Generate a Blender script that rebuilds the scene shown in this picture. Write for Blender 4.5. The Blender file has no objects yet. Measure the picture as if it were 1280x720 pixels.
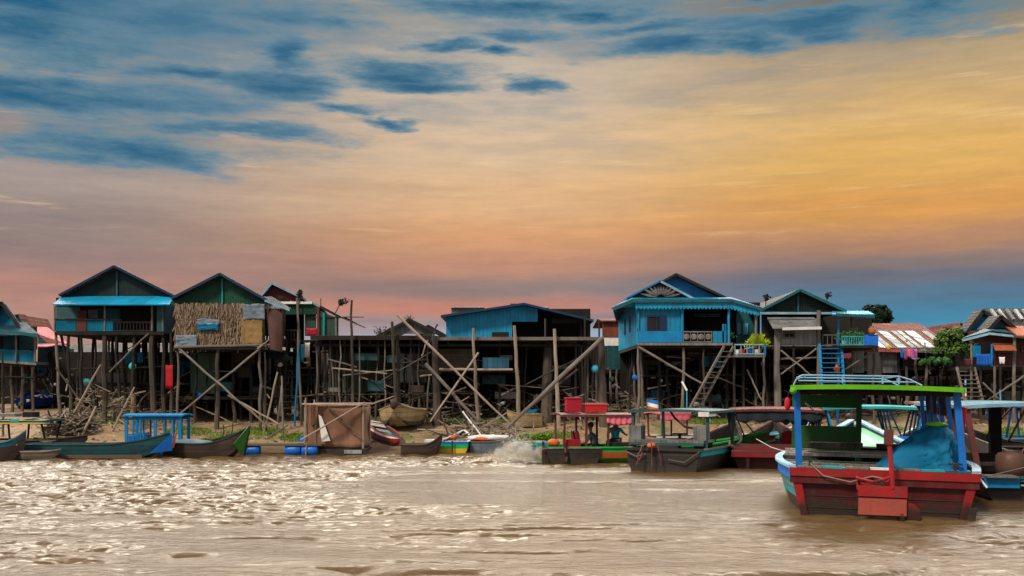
import bpy, math, random
import numpy as np
from mathutils import Vector, Matrix, noise as mnoise
R = random.Random(7)
SC = bpy.context.scene
COL = SC.collection
F = 1300.0          # focal length in photo pixels
CAMZ = 2.4
HOR = 488.0
def X(px, Y): return (px - 640.0) * Y / F
def Z(py, Y): return CAMZ - (py - HOR) * Y / F
def P(px, py, Y): return Vector((X(px, Y), Y, Z(py, Y)))
def fnoise(x, y, s=1.0, seed=0.0): return mnoise.noise(Vector((x * s + seed, y * s - seed, seed * 1.7)))
def shore(x): return 41.0 + 0.9 * fnoise(x, 0, .13, 3.3) + 0.35 * fnoise(x, 0, .6, 8.1)
def ground(x, y):
    t = y - shore(x)
    if t < 0: z = max(-1.6, t * .16)
    elif t < 5: z = .19 * t
    elif t < 15: z = .95 + .06 * (t - 5)
    elif t < 60: z = 1.55 + .01 * (t - 15)
    else: z = 2.0
    if -3 < t < 60: z += .07 * fnoise(x, y, .55, 1.2) + .035 * fnoise(x, y, 1.9, 5.2)
    return z

# ---------------------------------------------------------------- materials
MATS = {}
def mat(name, col, col2=None, rough=.75, sheet=0, plank=0, axis='h', grain=0, dirt=.5, metal=0, rust=None, bump=.25, spec=.25, scale=1.0, vary=.35, sheetvar=.35, trans=0, mud=None):
    """one weathered surface: colour patches, vertical streaks, optional sheet joints / plank gaps, optional rust"""
    if name in MATS: return MATS[name]
    m = bpy.data.materials.new(name); m.use_nodes = True
    nt = m.node_tree; N = nt.nodes; L = nt.links
    b = N['Principled BSDF']
    b.inputs['Roughness'].default_value = rough; b.inputs['Metallic'].default_value = metal
    b.inputs['Specular IOR Level'].default_value = spec
    if col2 is None: col2 = tuple(c * .55 + .012 for c in col)
    tc = N.new('ShaderNodeTexCoord'); oi = N.new('ShaderNodeObjectInfo')
    off = N.new('ShaderNodeVectorMath'); off.operation = 'MULTIPLY_ADD'
    off.inputs[1].default_value = (1, 1, 1)
    L.new(tc.outputs['Object'], off.inputs[0])
    rv = N.new('ShaderNodeMath'); rv.operation = 'MULTIPLY'; rv.inputs[1].default_value = 37.0
    L.new(oi.outputs['Random'], rv.inputs[0])
    cmb = N.new('ShaderNodeCombineXYZ')
    for k in range(3): L.new(rv.outputs[0], cmb.inputs[k])
    L.new(cmb.outputs[0], off.inputs[2])
    def noise(scale, detail, st=(1, 1, 1), rgh=.6):
        mp = N.new('ShaderNodeVectorMath'); mp.operation = 'MULTIPLY'; mp.inputs[1].default_value = st
        L.new(off.outputs[0], mp.inputs[0])
        n = N.new('ShaderNodeTexNoise'); n.inputs['Scale'].default_value = scale; n.inputs['Detail'].default_value = detail
        n.inputs['Roughness'].default_value = rgh
        L.new(mp.outputs[0], n.inputs['Vector']); return n.outputs['Fac']
    def ramp(x, a, c):
        r = N.new('ShaderNodeMapRange'); r.inputs['From Min'].default_value = a; r.inputs['From Max'].default_value = c
        L.new(x, r.inputs['Value']); return r.outputs[0]
    def mix(f, a, c, mode='MIX'):
        x = N.new('ShaderNodeMix'); x.data_type = 'RGBA'; x.blend_type = mode
        if isinstance(f, (int, float)): x.inputs[0].default_value = f
        else: L.new(f, x.inputs[0])
        for sock, v in ((6, a), (7, c)):
            if isinstance(v, tuple): x.inputs[sock].default_value = (*v, 1)
            else: L.new(v, x.inputs[sock])
        return x.outputs[2]
    def math_(op, a, c=None):
        x = N.new('ShaderNodeMath'); x.operation = op
        for i, v in enumerate((a, c)):
            if v is None: continue
            if isinstance(v, (int, float)): x.inputs[i].default_value = v
            else: L.new(v, x.inputs[i])
        return x.outputs[0]
    n1 = noise(1.7 * scale, 7)
    c = mix(ramp(n1, .38, .68), col, col2)
    if dirt:
        st = noise(2.2 * scale, 6, (2.2, 2.2, .35))
        f = math_('MULTIPLY', ramp(st, .5, .75), dirt)
        c = mix(f, c, (.05, .04, .03))
    if rust:
        st = noise(1.3 * scale, 8, (1.6, 1.6, .7), .7)
        c = mix(ramp(st, .56, .66), c, rust)
    h = noise(14 * scale, 5)
    if grain:
        g = noise(6, 5, (7, 7, .5))
        c = mix(math_('MULTIPLY', ramp(g, .35, .7), grain), c, tuple(v * .35 for v in col)); h = g
    sx = N.new('ShaderNodeSeparateXYZ'); L.new(tc.outputs['Object'], sx.inputs[0])
    hor = math_('ADD', sx.outputs[0], sx.outputs[1])
    co = {'h': hor, 'z': sx.outputs[2], 'x': sx.outputs[0], 'y': sx.outputs[1]}[axis]
    bh = h
    w = sheet or plank
    if w:
        q = math_('DIVIDE', co, w)
        fl = math_('FLOOR', q)
        wn = N.new('ShaderNodeTexWhiteNoise'); wn.noise_dimensions = '1D'; L.new(fl, wn.inputs['W'])
        val = math_('ADD', math_('MULTIPLY', wn.outputs['Value'], sheetvar), 1 - sheetvar * .5)
        hsv = N.new('ShaderNodeHueSaturation'); L.new(val, hsv.inputs['Value']); L.new(c, hsv.inputs['Color']); c = hsv.outputs[0]
        fr = math_('FRACT', q)
        gap = math_('LESS_THAN', fr, .07 if plank else .03)
        c = mix(math_('MULTIPLY', gap, .75 if plank else .4), c, (.012, .01, .01))
        if sheet:
            sn = math_('SINE', math_('MULTIPLY', co, 2 * math.pi / .11))
            bh = math_('ADD', math_('MULTIPLY', sn, .8), h)
        else:
            bh = math_('SUBTRACT', h, math_('MULTIPLY', gap, 1.2))
    if mud:   # low band with ragged upper edge and own colour; dried flood line on wood
        zz = math_('ADD', sx.outputs[2], math_('MULTIPLY', math_('SUBTRACT', noise(3.5, 5, (1, 1, .4)), .5), mud[1] * 1.6))
        c = mix(math_('MULTIPLY', ramp(zz, mud[0] + mud[1] * .25, mud[0] - mud[1] * .25), mud[3]), c, mud[2])
    bp = N.new('ShaderNodeBump'); bp.inputs['Strength'].default_value = bump; bp.inputs['Distance'].default_value = .03
    L.new(bh, bp.inputs['Height']); L.new(bp.outputs[0], b.inputs['Normal'])
    hs = N.new('ShaderNodeHueSaturation'); L.new(c, hs.inputs['Color'])
    L.new(math_('ADD', math_('MULTIPLY', oi.outputs['Random'], vary), 1 - vary * .5), hs.inputs['Value'])
    L.new(hs.outputs[0], b.inputs['Base Color'])
    rr = N.new('ShaderNodeMapRange'); rr.inputs['To Min'].default_value = rough * .8; rr.inputs['To Max'].default_value = min(1, rough * 1.2)
    L.new(n1, rr.inputs['Value']); L.new(rr.outputs[0], b.inputs['Roughness'])
    if trans: b.inputs['Transmission Weight'].default_value = trans
    MATS[name] = m
    return m
WOOD_D = (.026, .022, .019)
def M(n): return MATS[n]
RUST = (.13, .05, .025)
mat('blue_paint', (.005, .27, .50), (.006, .19, .35), .5, dirt=.5, plank=.22, sheetvar=.16)
mat('blue_plain', (0.005, 0.2, 0.46), (0.005, 0.14, 0.33), .42, dirt=.25)
mat('blue_bright', (0.008, 0.16, 0.6), (0.006, 0.11, 0.42), .4, dirt=.2)
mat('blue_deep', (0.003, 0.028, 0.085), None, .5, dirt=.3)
mat('navy_tarp', (.008, .03, .16), (.004, .015, .09), .45, dirt=.2, spec=.08)
mat('blue_sheet', (.004, .16, .29), (.005, .10, .18), .45, sheet=.8, dirt=.4, rust=None, metal=0, spec=.08)
mat('blue_roof', (.006, .24, .44), (.006, .18, .33), .42, sheet=.8, axis='x', dirt=.25, metal=0, spec=.08)
mat('teal_wall', (.008, .10, .125), (.008, .06, .07), .6, plank=.25, dirt=.6)
mat('teal_dull', (.015, .1, .12), (.02, .05, .05), .6, dirt=.6)
mat('teal_boat', (.008, .07, .085), (.014, .04, .045), .5, dirt=.5, plank=.19, axis='z', mud=(0.06, 0.2, (0.05, 0.035, 0.022), 0.75))
mat('teal_bright', (.02, .33, .36), (.02, .22, .25), .5, dirt=.3, mud=(0.06, 0.2, (0.05, 0.035, 0.022), 0.75), spec=.08)
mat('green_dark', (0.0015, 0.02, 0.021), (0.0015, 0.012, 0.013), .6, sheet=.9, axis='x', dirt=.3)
mat('green_gable', (.003, .06, .036), (.003, .04, .024), .6, sheet=.9, axis='x', dirt=.3)
mat('green_sheet', (.02, .09, .065), (.025, .05, .04), .6, sheet=.8, dirt=.7)
mat('green_old', (.05, .15, .09), (.11, .13, .10), .7, sheet=.62, dirt=.8)
mat('green_bright', (.02, .42, .08), (.015, .3, .06), .4, dirt=.2, mud=(0.06, 0.2, (0.05, 0.035, 0.022), 0.75))
mat('green_panel', (.02, .11, .02), (.012, .07, .012), .5, dirt=.3)
mat('lime_paint', (.14, .48, .02), (.1, .36, .02), .4, dirt=.2, spec=.08)
mat('mint_paint', (.28, .68, .45), (.3, .6, .5), .45, dirt=.3, spec=.08)
mat('red_paint', (0.3, 0.013, 0.018), (0.17, 0.01, 0.012), .45, dirt=.6, rust=(.16, .03, .02), mud=(0.22, 0.34, (0.022, 0.017, 0.013), 0.9))  # low band turns the red near-black towards the bottom
mat('red_hull', (0.085, 0.006, 0.009), (0.04, 0.005, 0.006), .5, dirt=.7, plank=.24, axis='z', mud=(0.22, 0.34, (0.022, 0.017, 0.013), 0.9))  # dark red, going near-black below the ragged band edge
mat('red_gable', (.13, .015, .018), None, .6, sheet=.9, axis='x')
mat('red_cloth', (.55, .02, .03), (.4, .015, .02), .8, dirt=.1)
mat('crimson_seat', (.32, .01, .03), (.25, .008, .02), .45, dirt=.1)
mat('pink_cloth', (.7, .16, .22), (.6, .12, .18), .85, dirt=.1)
mat('pink_roof', (.45, .12, .14), (.34, .08, .10), .6, sheet=.8, axis='x', dirt=.25, spec=.08)
mat('orange_paint', (.55, .13, .03), (.45, .1, .03), .5, dirt=.2)
mat('orange_awning', (.42, .13, .06), (.33, .09, .04), .6, sheet=.8, axis='x', spec=.08)
mat('yellow_paint', (.65, .45, .03), (.5, .34, .03), .5, dirt=.2)
mat('white_paint', (.78, .78, .76), (.6, .6, .58), .5, dirt=.3, spec=.08)
mat('white_cloth', (.75, .75, .74), (.62, .62, .62), .85, dirt=.15)
mat('purple_cloth', (.28, .03, .3), (.5, .25, .4), .85, dirt=0)
mat('cyan_cloth', (.05, .42, .58), (.02, .25, .4), .8, dirt=.15)
mat('blue_tarp', (.008, .17, .34), (.006, .11, .23), .7, dirt=.15, spec=.08)
mat('grey_tarp', (.09, .14, .19), (.2, .26, .32), .6, dirt=.4)
mat('tan_sack', (0.24, 0.155, 0.06), (0.17, 0.11, 0.04), .9, dirt=.4)
mat('brown_net', (.19, .10, .062), (.12, .065, .042), .9, dirt=.4)
mat('brown_sheet', (.10, .03, .022), (.06, .02, .016), .65, sheet=.8)
mat('maroon_wall', (.10, .022, .028), (.07, .018, .02), .6, plank=.25, axis='z')
mat('maroon_paint', (.13, .035, .035), (.08, .025, .025), .55, dirt=.4)
mat('rust_wall', (.22, .06, .035), (.14, .04, .028), .7, sheet=.6, dirt=.3)
mat('rust_roof', (.16, .05, .036), (.1, .035, .03), .7, sheet=.8, axis='x', rust=(.2, .08, .04), spec=.08)
mat('zinc_sheet', (.30, .33, .34), (.2, .22, .23), .45, sheet=.8, metal=0, dirt=.5, rust=RUST, spec=.08)
mat('zinc_old', (.18, .2, .21), (.1, .1, .1), .6, sheet=.7, metal=0, dirt=.7, spec=.08)
mat('roof_dark', (.04, .04, .045), (.03, .025, .025), .6, sheet=.8, axis='x', dirt=.4, spec=.08)
mat('thatch', (0.17, 0.125, 0.085), (0.1, 0.07, 0.05), .95, grain=.6, dirt=.6, bump=.8)
mat('wood_grey', (.2, .18, .165), (.12, .105, .095), .8, grain=.5, dirt=.3, mud=(1.1, 1.3, (0.13, 0.1, 0.072), 0.55))
mat('wood_mid', (.066, .055, .046), (.034, .028, .024), .8, grain=.5, dirt=.4, mud=(1.1, 1.3, (0.13, 0.1, 0.072), 0.55))
mat('wood_dark', WOOD_D, (.014, .012, .011), .8, grain=.5, dirt=.3, mud=(1.1, 1.3, (0.13, 0.1, 0.072), 0.55))  # kept very dark so the colour itself deepens the shade under the houses
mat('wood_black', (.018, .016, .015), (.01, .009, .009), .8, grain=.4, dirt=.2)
mat('wood_pale', (.38, .31, .25), (.26, .21, .165), .8, grain=.5, dirt=.25)
mat('plank_grey', (.22, .21, .20), (.14, .13, .125), .8, plank=.2, grain=.5, dirt=.4)
mat('plank_pale', (.36, .36, .37), (.24, .24, .25), .8, plank=.2, grain=.5, dirt=.4)
mat('plank_dark', (.016, .014, .012), (.010, .009, .008), .85, plank=.22, grain=.5, dirt=.3)  # near-black tone carries deep shade on floors and rear screens
mat('plank_brown', (.06, .046, .036), (.036, .027, .021), .85, plank=.2, grain=.5, dirt=.4)
mat('deck_board', (.27, .25, .22), (.18, .16, .14), .75, plank=.16, axis='x', grain=.4, dirt=.4)
mat('log_board', (.16, .125, .10), (.09, .07, .06), .85, plank=.12, axis='z', grain=.5, dirt=.4)
mat('hull_black', (.022, .019, .018), (.04, .035, .03), .6, plank=.22, axis='z', dirt=.4, mud=(0.06, 0.2, (0.05, 0.035, 0.022), 0.75))
mat('hull_brown', (0.06, 0.038, 0.028), (0.035, 0.024, 0.02), .7, plank=.2, axis='z', dirt=.4, mud=(0.06, 0.2, (0.05, 0.035, 0.022), 0.75))
mat('hull_tan', (.33, .24, .12), (.22, .155, .08), .65, plank=.2, axis='z', dirt=.4)
mat('boat_inner', (.05, .042, .036), None, .8, dirt=.4)
mat('dark_cloth', (.012, .02, .03), None, .85, dirt=0)
mat('black_rubber', (.012, .012, .012), None, .5, dirt=.2)
mat('plastic_blue', (.01, .13, .55), (.01, .09, .4), .35, dirt=.15)
mat('plastic_red', (.6, .02, .02), None, .35, dirt=.1)
mat('drum_brown', (.11, .055, .04), None, .45, dirt=.2)
mat('metal_rail', (0.25, 0.45, 0.58), None, .35, metal=0, dirt=.1)
mat('dish', (.5, .6, .66), None, .4, dirt=.1)
mat('skin', (.19, .095, .055), (.17, .085, .05), .6, dirt=0)
mat('hair', (.01, .008, .008), None, .5, dirt=0)
mat('shirt_slate', (.10, .14, .20), (.08, .11, .16), .85, dirt=.1)
mat('shirt_cyan', (.03, .34, .45), (.03, .28, .38), .85, dirt=.1)
mat('trousers', (.03, .03, .04), None, .85, dirt=.1)
mat('terracotta', (.38, .13, .06), None, .7, dirt=.2)
mat('stripe_sheet', (.42, .56, .60), (.3, .42, .46), .5, plank=.3, dirt=.4, sheetvar=1.2, spec=.08)
mat('stripe_blue', (.12, .42, .62), (.08, .3, .5), .5, plank=.22, dirt=.4, sheetvar=1.0)
mat('bark', (.09, .07, .055), None, .9, grain=.5, dirt=.2)

mat('rust_red', (.36, .07, .05), (.26, .06, .045), .6, dirt=.4)

mat('pale_roof', (.50, .36, .31), (.38, .27, .23), .7, sheet=.8, axis='x', dirt=.4, spec=.08)
mat('maroon_roof', (.15, .045, .042), (.10, .03, .03), .6, sheet=.8, axis='x', dirt=.4, spec=.08)
def leafmat(name, c1, c2):
    m = bpy.data.materials.new(name); m.use_nodes = True; nt = m.node_tree; b = nt.nodes['Principled BSDF']
    g = nt.nodes.new('ShaderNodeNewGeometry'); r = nt.nodes.new('ShaderNodeMix'); r.data_type = 'RGBA'
    r.inputs[6].default_value = (*c1, 1); r.inputs[7].default_value = (*c2, 1)
    nt.links.new(g.outputs['Random Per Island'], r.inputs[0]); nt.links.new(r.outputs[2], b.inputs['Base Color'])
    b.inputs['Roughness'].default_value = .75; b.inputs['Specular IOR Level'].default_value = .08
    MATS[name] = m
leafmat('leaf_mid', (.02, .06, .012), (.09, .15, .03))
leafmat('leaf_far', (.004, .014, .009), (.012, .03, .014))
mat('slate_roof', (.012, .05, .075), (.01, .03, .045), .6, sheet=.8, axis='x', dirt=.4, spec=.08)
leafmat('leaf_lime', (.25, .38, .01), (.42, .46, .03))
leafmat('leaf_pot', (.02, .09, .03), (.08, .2, .06))
leafmat('grass_blade', (.05, .14, .01), (.17, .29, .03))
leafmat('debris_bits', (.03, .025, .02), (.36, .30, .24))
leafmat('rubbish_bits', (.02, .02, .02), (.32, .32, .33))
mat('teal_trim', (.008,.13,.16), (.008,.09,.11), .55, dirt=.4)
mat('gunwale_blue', (.30,.48,.60), (.12,.32,.5), .5, dirt=.6)
leafmat('thatch_straw', (.06, .045, .03), (.27, .20, .14))

# ---------------------------------------------------------------- mesh builder
class MB:
    def __init__(s): s.v = []; s.f = []; s.m = []
    def add(s, vs, fs, mi=0):
        o = len(s.v); s.v += [tuple(v) for v in vs]
        for f in fs: s.f.append(tuple(i + o for i in f)); s.m.append(mi)
        return s
    def box(s, a, b, mi=0):
        x0, x1 = sorted((a[0], b[0])); y0, y1 = sorted((a[1], b[1])); z0, z1 = sorted((a[2], b[2]))
        return s.add([(x0, y0, z0), (x1, y0, z0), (x1, y1, z0), (x0, y1, z0), (x0, y0, z1), (x1, y0, z1), (x1, y1, z1), (x0, y1, z1)],
              [(0, 3, 2, 1), (4, 5, 6, 7), (0, 1, 5, 4), (1, 2, 6, 5), (2, 3, 7, 6), (3, 0, 4, 7)], mi)
    def beam(s, p, q, w, h, mi=0, up=(0, 0, 1)):
        p = Vector(p); q = Vector(q); d = (q - p).normalized(); up = Vector(up)
        if abs(d.dot(up)) > .98: up = Vector((0, 1, 0))
        sd = d.cross(up).normalized(); u = sd.cross(d)
        vs = []
        for c in (p, q):
            for a, b in ((-1, -1), (1, -1), (1, 1), (-1, 1)): vs.append(c + sd * (a * w / 2) + u * (b * h / 2))
        return s.add(vs, [(0, 1, 2, 3), (7, 6, 5, 4), (0, 4, 5, 1), (1, 5, 6, 2), (2, 6, 7, 3), (3, 7, 4, 0)], mi)
    def tube(s, pts, r, n=7, mi=0):
        pts = [Vector(p) for p in pts]; k = len(pts)
        rs = r if isinstance(r, (list, tuple)) else [r] * k
        vs = []; prev = None
        for i, p in enumerate(pts):
            d = (pts[min(i + 1, k - 1)] - pts[max(i - 1, 0)]).normalized()
            a = prev if prev is not None else (Vector((1, 0, 0)) if abs(d.x) < .9 else Vector((0, 1, 0)))
            a = (a - d * a.dot(d)).normalized(); b = d.cross(a); prev = a
            for j in range(n):
                t = 2 * math.pi * j / n; vs.append(p + (a * math.cos(t) + b * math.sin(t)) * rs[i])
        fs = []
        for i in range(k - 1):
            for j in range(n):
                j2 = (j + 1) % n; fs.append((i * n + j, i * n + j2, (i + 1) * n + j2, (i + 1) * n + j))
        fs.append(tuple(range(n - 1, -1, -1))); fs.append(tuple((k - 1) * n + j for j in range(n)))
        return s.add(vs, fs, mi)
    def pole(s, p, q, r0, r1=None, wob=.03, seg=5, n=7, mi=0):
        p = Vector(p); q = Vector(q); r1 = r1 or r0 * .75; pts = []; rs = []
        for i in range(seg + 1):
            t = i / seg; c = p.lerp(q, t)
            if 0 < i < seg: c = c + Vector((R.uniform(-wob, wob), R.uniform(-wob, wob), R.uniform(-wob, wob) * .4))
            pts.append(c); rs.append((r0 + (r1 - r0) * t) * R.uniform(.9, 1.1))
        return s.tube(pts, rs, n, mi)
    def slab(s, pts, ex, mi=0):
        """polygon pts extruded by vector ex"""
        pts = [Vector(p) for p in pts]; ex = Vector(ex); n = len(pts)
        vs = pts + [p + ex for p in pts]
        fs = [tuple(range(n - 1, -1, -1)), tuple(range(n, 2 * n))] + [(i, (i + 1) % n, n + (i + 1) % n, n + i) for i in range(n)]
        return s.add(vs, fs, mi)
    def blob(s, c, r, nu=12, nv=8, amp=.1, ns=1.5, seed=0, mi=0, zmin=None):
        c = Vector(c); vs = []; r = (r, r, r) if isinstance(r, (int, float)) else r
        for i in range(nv + 1):
            th = math.pi * i / nv
            for j in range(nu):
                ph = 2 * math.pi * j / nu
                d = Vector((math.sin(th) * math.cos(ph), math.sin(th) * math.sin(ph), math.cos(th)))
                k = 1 + amp * mnoise.noise(d * ns + Vector((seed, seed * 2, 0))) * 1.6
                p = c + Vector((d.x * r[0], d.y * r[1], d.z * r[2])) * k
                if zmin is not None: p.z = max(p.z, zmin)
                vs.append(p)
        fs = [(i * nu + j, (i + 1) * nu + j, (i + 1) * nu + (j + 1) % nu, i * nu + (j + 1) % nu) for i in range(nv) for j in range(nu)]
        return s.add(vs, fs, mi)
    def lathe(s, c, prof, n=14, mi=0, axis='z'):
        c = Vector(c); vs = []
        for r, z in prof:
            for j in range(n):
                t = 2 * math.pi * j / n; a, b = r * math.cos(t), r * math.sin(t)
                vs.append(c + (Vector((a, b, z)) if axis == 'z' else Vector((z, a, b)) if axis == 'x' else Vector((a, z, b))))
        k = len(prof)
        fs = [(i * n + j, i * n + (j + 1) % n, (i + 1) * n + (j + 1) % n, (i + 1) * n + j) for i in range(k - 1) for j in range(n)]
        fs += [tuple(range(n - 1, -1, -1)), tuple((k - 1) * n + j for j in range(n))]
        return s.add(vs, fs, mi)
    def leaf(s, c, size, d=None, mi=0, asp=.45):
        c = Vector(c)
        d = Vector((R.gauss(0, 1), R.gauss(0, 1), R.gauss(0, 1))).normalized() if d is None else Vector(d).normalized()
        a = d.orthogonal().normalized(); a.rotate(Matrix.Rotation(R.uniform(0, 6.28), 3, d)); b = d.cross(a)
        a *= size; b *= size * asp
        return s.add([c - a, c + b, c + a, c - b], [(0, 1, 2, 3)], mi)
    def sheetgrid(s, fn, nu, nv, mi=0):
        """open surface fn(u,v)->point"""
        vs = [fn(i / nu, j / nv) for j in range(nv + 1) for i in range(nu + 1)]
        w = nu + 1
        return s.add(vs, [(j * w + i, j * w + i + 1, (j + 1) * w + i + 1, (j + 1) * w + i) for j in range(nv) for i in range(nu)], mi)
    def build(s, name, mats, parent=None, org=None, smooth=False, solid=0):
        me = bpy.data.meshes.new(name)
        if org is None and parent is not None: org = ORG.get(parent.name, Vector())
        o3 = org or Vector()
        me.from_pydata([(v[0] - o3[0], v[1] - o3[1], v[2] - o3[2]) for v in s.v], [], s.f)
        for mm in (mats if isinstance(mats, (list, tuple)) else [mats]): me.materials.append(M(mm))
        me.polygons.foreach_set('material_index', s.m)
        if smooth: me.polygons.foreach_set('use_smooth', [True] * len(s.f))
        me.update()
        o = bpy.data.objects.new(name, me); COL.objects.link(o)
        if parent is not None: o.parent = parent; ORG[o.name] = Vector(o3)
        elif org is not None: o.location = org
        if solid:
            md = o.modifiers.new('thickness', 'SOLIDIFY'); md.thickness = solid; md.offset = 0
        return o
ORG = {}
def tag(o, label=None, cat=None, group=None, kind=None):
    if label: o['label'] = label
    if cat: o['category'] = cat
    if group: o['group'] = group
    if kind: o['kind'] = kind
    return o
def root(name, label, cat, loc, group=None, world=True):
    """Empty at the thing's base. world=True: its parts are given in world coordinates; False: in local ones"""
    o = bpy.data.objects.new(name, None); COL.objects.link(o); o.empty_display_size = .3
    o.location = loc; ORG[o.name] = Vector(loc) if world else Vector()
    return tag(o, label, cat, group)
def part(mb, name, mats, parent, label=None, smooth=False, solid=0):
    o = mb.build(name, mats, parent, None, smooth, solid)
    if label: o['label'] = label
    return o
def copy_tree(o, parent=None):
    c = o.copy(); COL.objects.link(c); c.parent = parent
    for ch in list(o.children): copy_tree(ch, c)
    return c
def ramp_(a, b, t): return a + (b - a) * t
EXPOSURE = 0.0
DOME = .68
BACK = .64
FRONT = 15.0  # strength of the added sky band above the view that brightens the water
SKY = 1.03
SUN_EL, SUN_AZ, SUN_E = 48, 218, 3.5
WATER_A = (.12, .078, .036)
WATER_B = (.085, .052, .021)
# ---------------------------------------------------------------- camera
cam = bpy.data.cameras.new('camera'); camo = bpy.data.objects.new('camera', cam); COL.objects.link(camo)
camo.location = (0, 0, CAMZ); camo.rotation_euler = (math.radians(90), 0, 0)
cam.sensor_width = 36; cam.lens = 36 * F / 1280; cam.shift_y = (HOR - 360) / 1280; cam.clip_end = 3000; cam.clip_start = .2
SC.camera = camo
SC.render.resolution_x = 1024; SC.render.resolution_y = 576
SC.view_settings.view_transform = 'Standard'; SC.view_settings.look = 'None'; SC.view_settings.exposure = EXPOSURE; SC.view_settings.gamma = 1

# ---------------------------------------------------------------- sky: sunset cloud deck, fixed to compass directions
def srgb(r, g, b):
    f = lambda c: c / 12.92 if c <= .04045 else ((c + .055) / 1.055) ** 2.4
    return (f(r), f(g), f(b))
def el_of(py): return math.degrees(math.atan((HOR - py) / F))
def az_of(px): return math.degrees(math.atan((px - 640) / F))
W = bpy.data.worlds.new('World'); SC.world = W; W.use_nodes = True
nt = W.node_tree; N = nt.nodes; L = nt.links
bg = N['Background']; outw = N['World Output']
tc = N.new('ShaderNodeTexCoord'); sp = N.new('ShaderNodeSeparateXYZ'); L.new(tc.outputs['Generated'], sp.inputs[0])
def mth(op, a, b=None, c=None, clamp=False):
    x = N.new('ShaderNodeMath'); x.operation = op; x.use_clamp = clamp
    for i, v in enumerate((a, b, c)):
        if v is None: continue
        if isinstance(v, (int, float)): x.inputs[i].default_value = v
        else: L.new(v, x.inputs[i])
    return x.outputs[0]
def vmth(op, a, b=None, c=None):
    x = N.new('ShaderNodeVectorMath'); x.operation = op
    for i, v in enumerate((a, b, c)):
        if v is None: continue
        if isinstance(v, tuple): x.inputs[i].default_value = v
        else: L.new(v, x.inputs[i])
    return x
def mixc(f, a, b, blend='MIX'):
    x = N.new('ShaderNodeMix'); x.data_type = 'RGBA'; x.blend_type = blend
    for i, v in ((0, f), (6, a), (7, b)):
        if isinstance(v, (int, float)): x.inputs[i].default_value = v
        elif isinstance(v, tuple): x.inputs[i].default_value = (*v, 1)
        else: L.new(v, x.inputs[i])
    return x.outputs[2]
def mrange(v, a, b, c=0., d=1., smooth=False):
    x = N.new('ShaderNodeMapRange'); x.inputs[1].default_value = a; x.inputs[2].default_value = b; x.inputs[3].default_value = c; x.inputs[4].default_value = d
    if smooth: x.interpolation_type = 'SMOOTHSTEP'
    L.new(v, x.inputs[0]); return x.outputs[0]
az = mth('MULTIPLY', mth('ARCTAN2', sp.outputs[0], sp.outputs[1]), 180 / math.pi)
el = mth('MULTIPLY', mth('ARCSINE', sp.outputs[2]), 180 / math.pi)
pos = N.new('ShaderNodeCombineXYZ'); L.new(az, pos.inputs[0]); L.new(el, pos.inputs[1])
def wnoise(st, detail, rough=.6, off=0.):
    v = vmth('MULTIPLY_ADD', pos.outputs[0], st, (off, off * .7, off * 1.3)).outputs[0]
    n = N.new('ShaderNodeTexNoise'); n.inputs['Scale'].default_value = 1; n.inputs['Detail'].default_value = detail; n.inputs['Roughness'].default_value = rough
    L.new(v, n.inputs['Vector']); return n
wn = wnoise((.12, .5, 0), 5, .6, 3.)
warp = vmth('MULTIPLY_ADD', vmth('SUBTRACT', wn.outputs['Color'], (.5, .5, .5)).outputs[0], (9., 2.6, 0.), pos.outputs[0]).outputs[0]
spw = N.new('ShaderNodeSeparateXYZ'); L.new(warp, spw.inputs[0])
wel = mth('ADD', mth('MULTIPLY', el, .55), mth('MULTIPLY', spw.outputs[1], .45))
def column(stops):
    r = N.new('ShaderNodeValToRGB'); r.color_ramp.interpolation = 'EASE'
    els = r.color_ramp.elements
    stops = sorted((max(0, el_of(py)) / 24., srgb(*c)) for py, c in stops)
    els[0].position = stops[0][0]; els[0].color = (*stops[0][1], 1)
    els[1].position = stops[-1][0]; els[1].color = (*stops[-1][1], 1)
    for p_, c in stops[1:-1]:
        e = els.new(p_); e.color = (*c, 1)
    L.new(mth('DIVIDE', wel, 24.), r.inputs[0]); return r.outputs[0]
cL = column([(-30, (.20, .32, .39)), (40, (.40, .46, .50)), (110, (.60, .58, .56)), (180, (.58, .55, .54)), (245, (.66, .60, .57)), (300, (.58, .51, .49)), (335, (.60, .50, .48)), (362, (.68, .51, .46)), (400, (.72, .54, .49)), (470, (.66, .50, .47))])  # dark top stops bake lens vignetting into the cloud colour
cM = column([(-30, (.60, .62, .62)), (40, (.68, .66, .62)), (110, (.80, .73, .65)), (190, (.87, .75, .61)), (250, (.88, .71, .53)), (300, (.84, .62, .44)), (335, (.76, .55, .45)), (362, (.58, .50, .48)), (386, (.80, .53, .45)), (402, (.60, .55, .57)), (425, (.66, .72, .80)), (470, (.7, .72, .76))])
cR = column([(-30, (.38, .39, .38)), (40, (.50, .48, .44)), (100, (.74, .64, .49)), (160, (.86, .70, .45)), (215, (.88, .69, .38)), (275, (.86, .62, .33)), (312, (.70, .52, .40)), (338, (.52, .46, .45)), (352, (.42, .43, .48)), (375, (.33, .46, .56)), (405, (.26, .53, .66)), (440, (.55, .70, .78))])  # dim top stops put corner falloff into the sky colour
kx = mrange(az, az_of(60), az_of(640), 0, 1, True)
ky = mrange(az, az_of(620), az_of(1060), 0, 1, True)
sky = mixc(ky, mixc(kx, cL, cM), cR)
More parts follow.
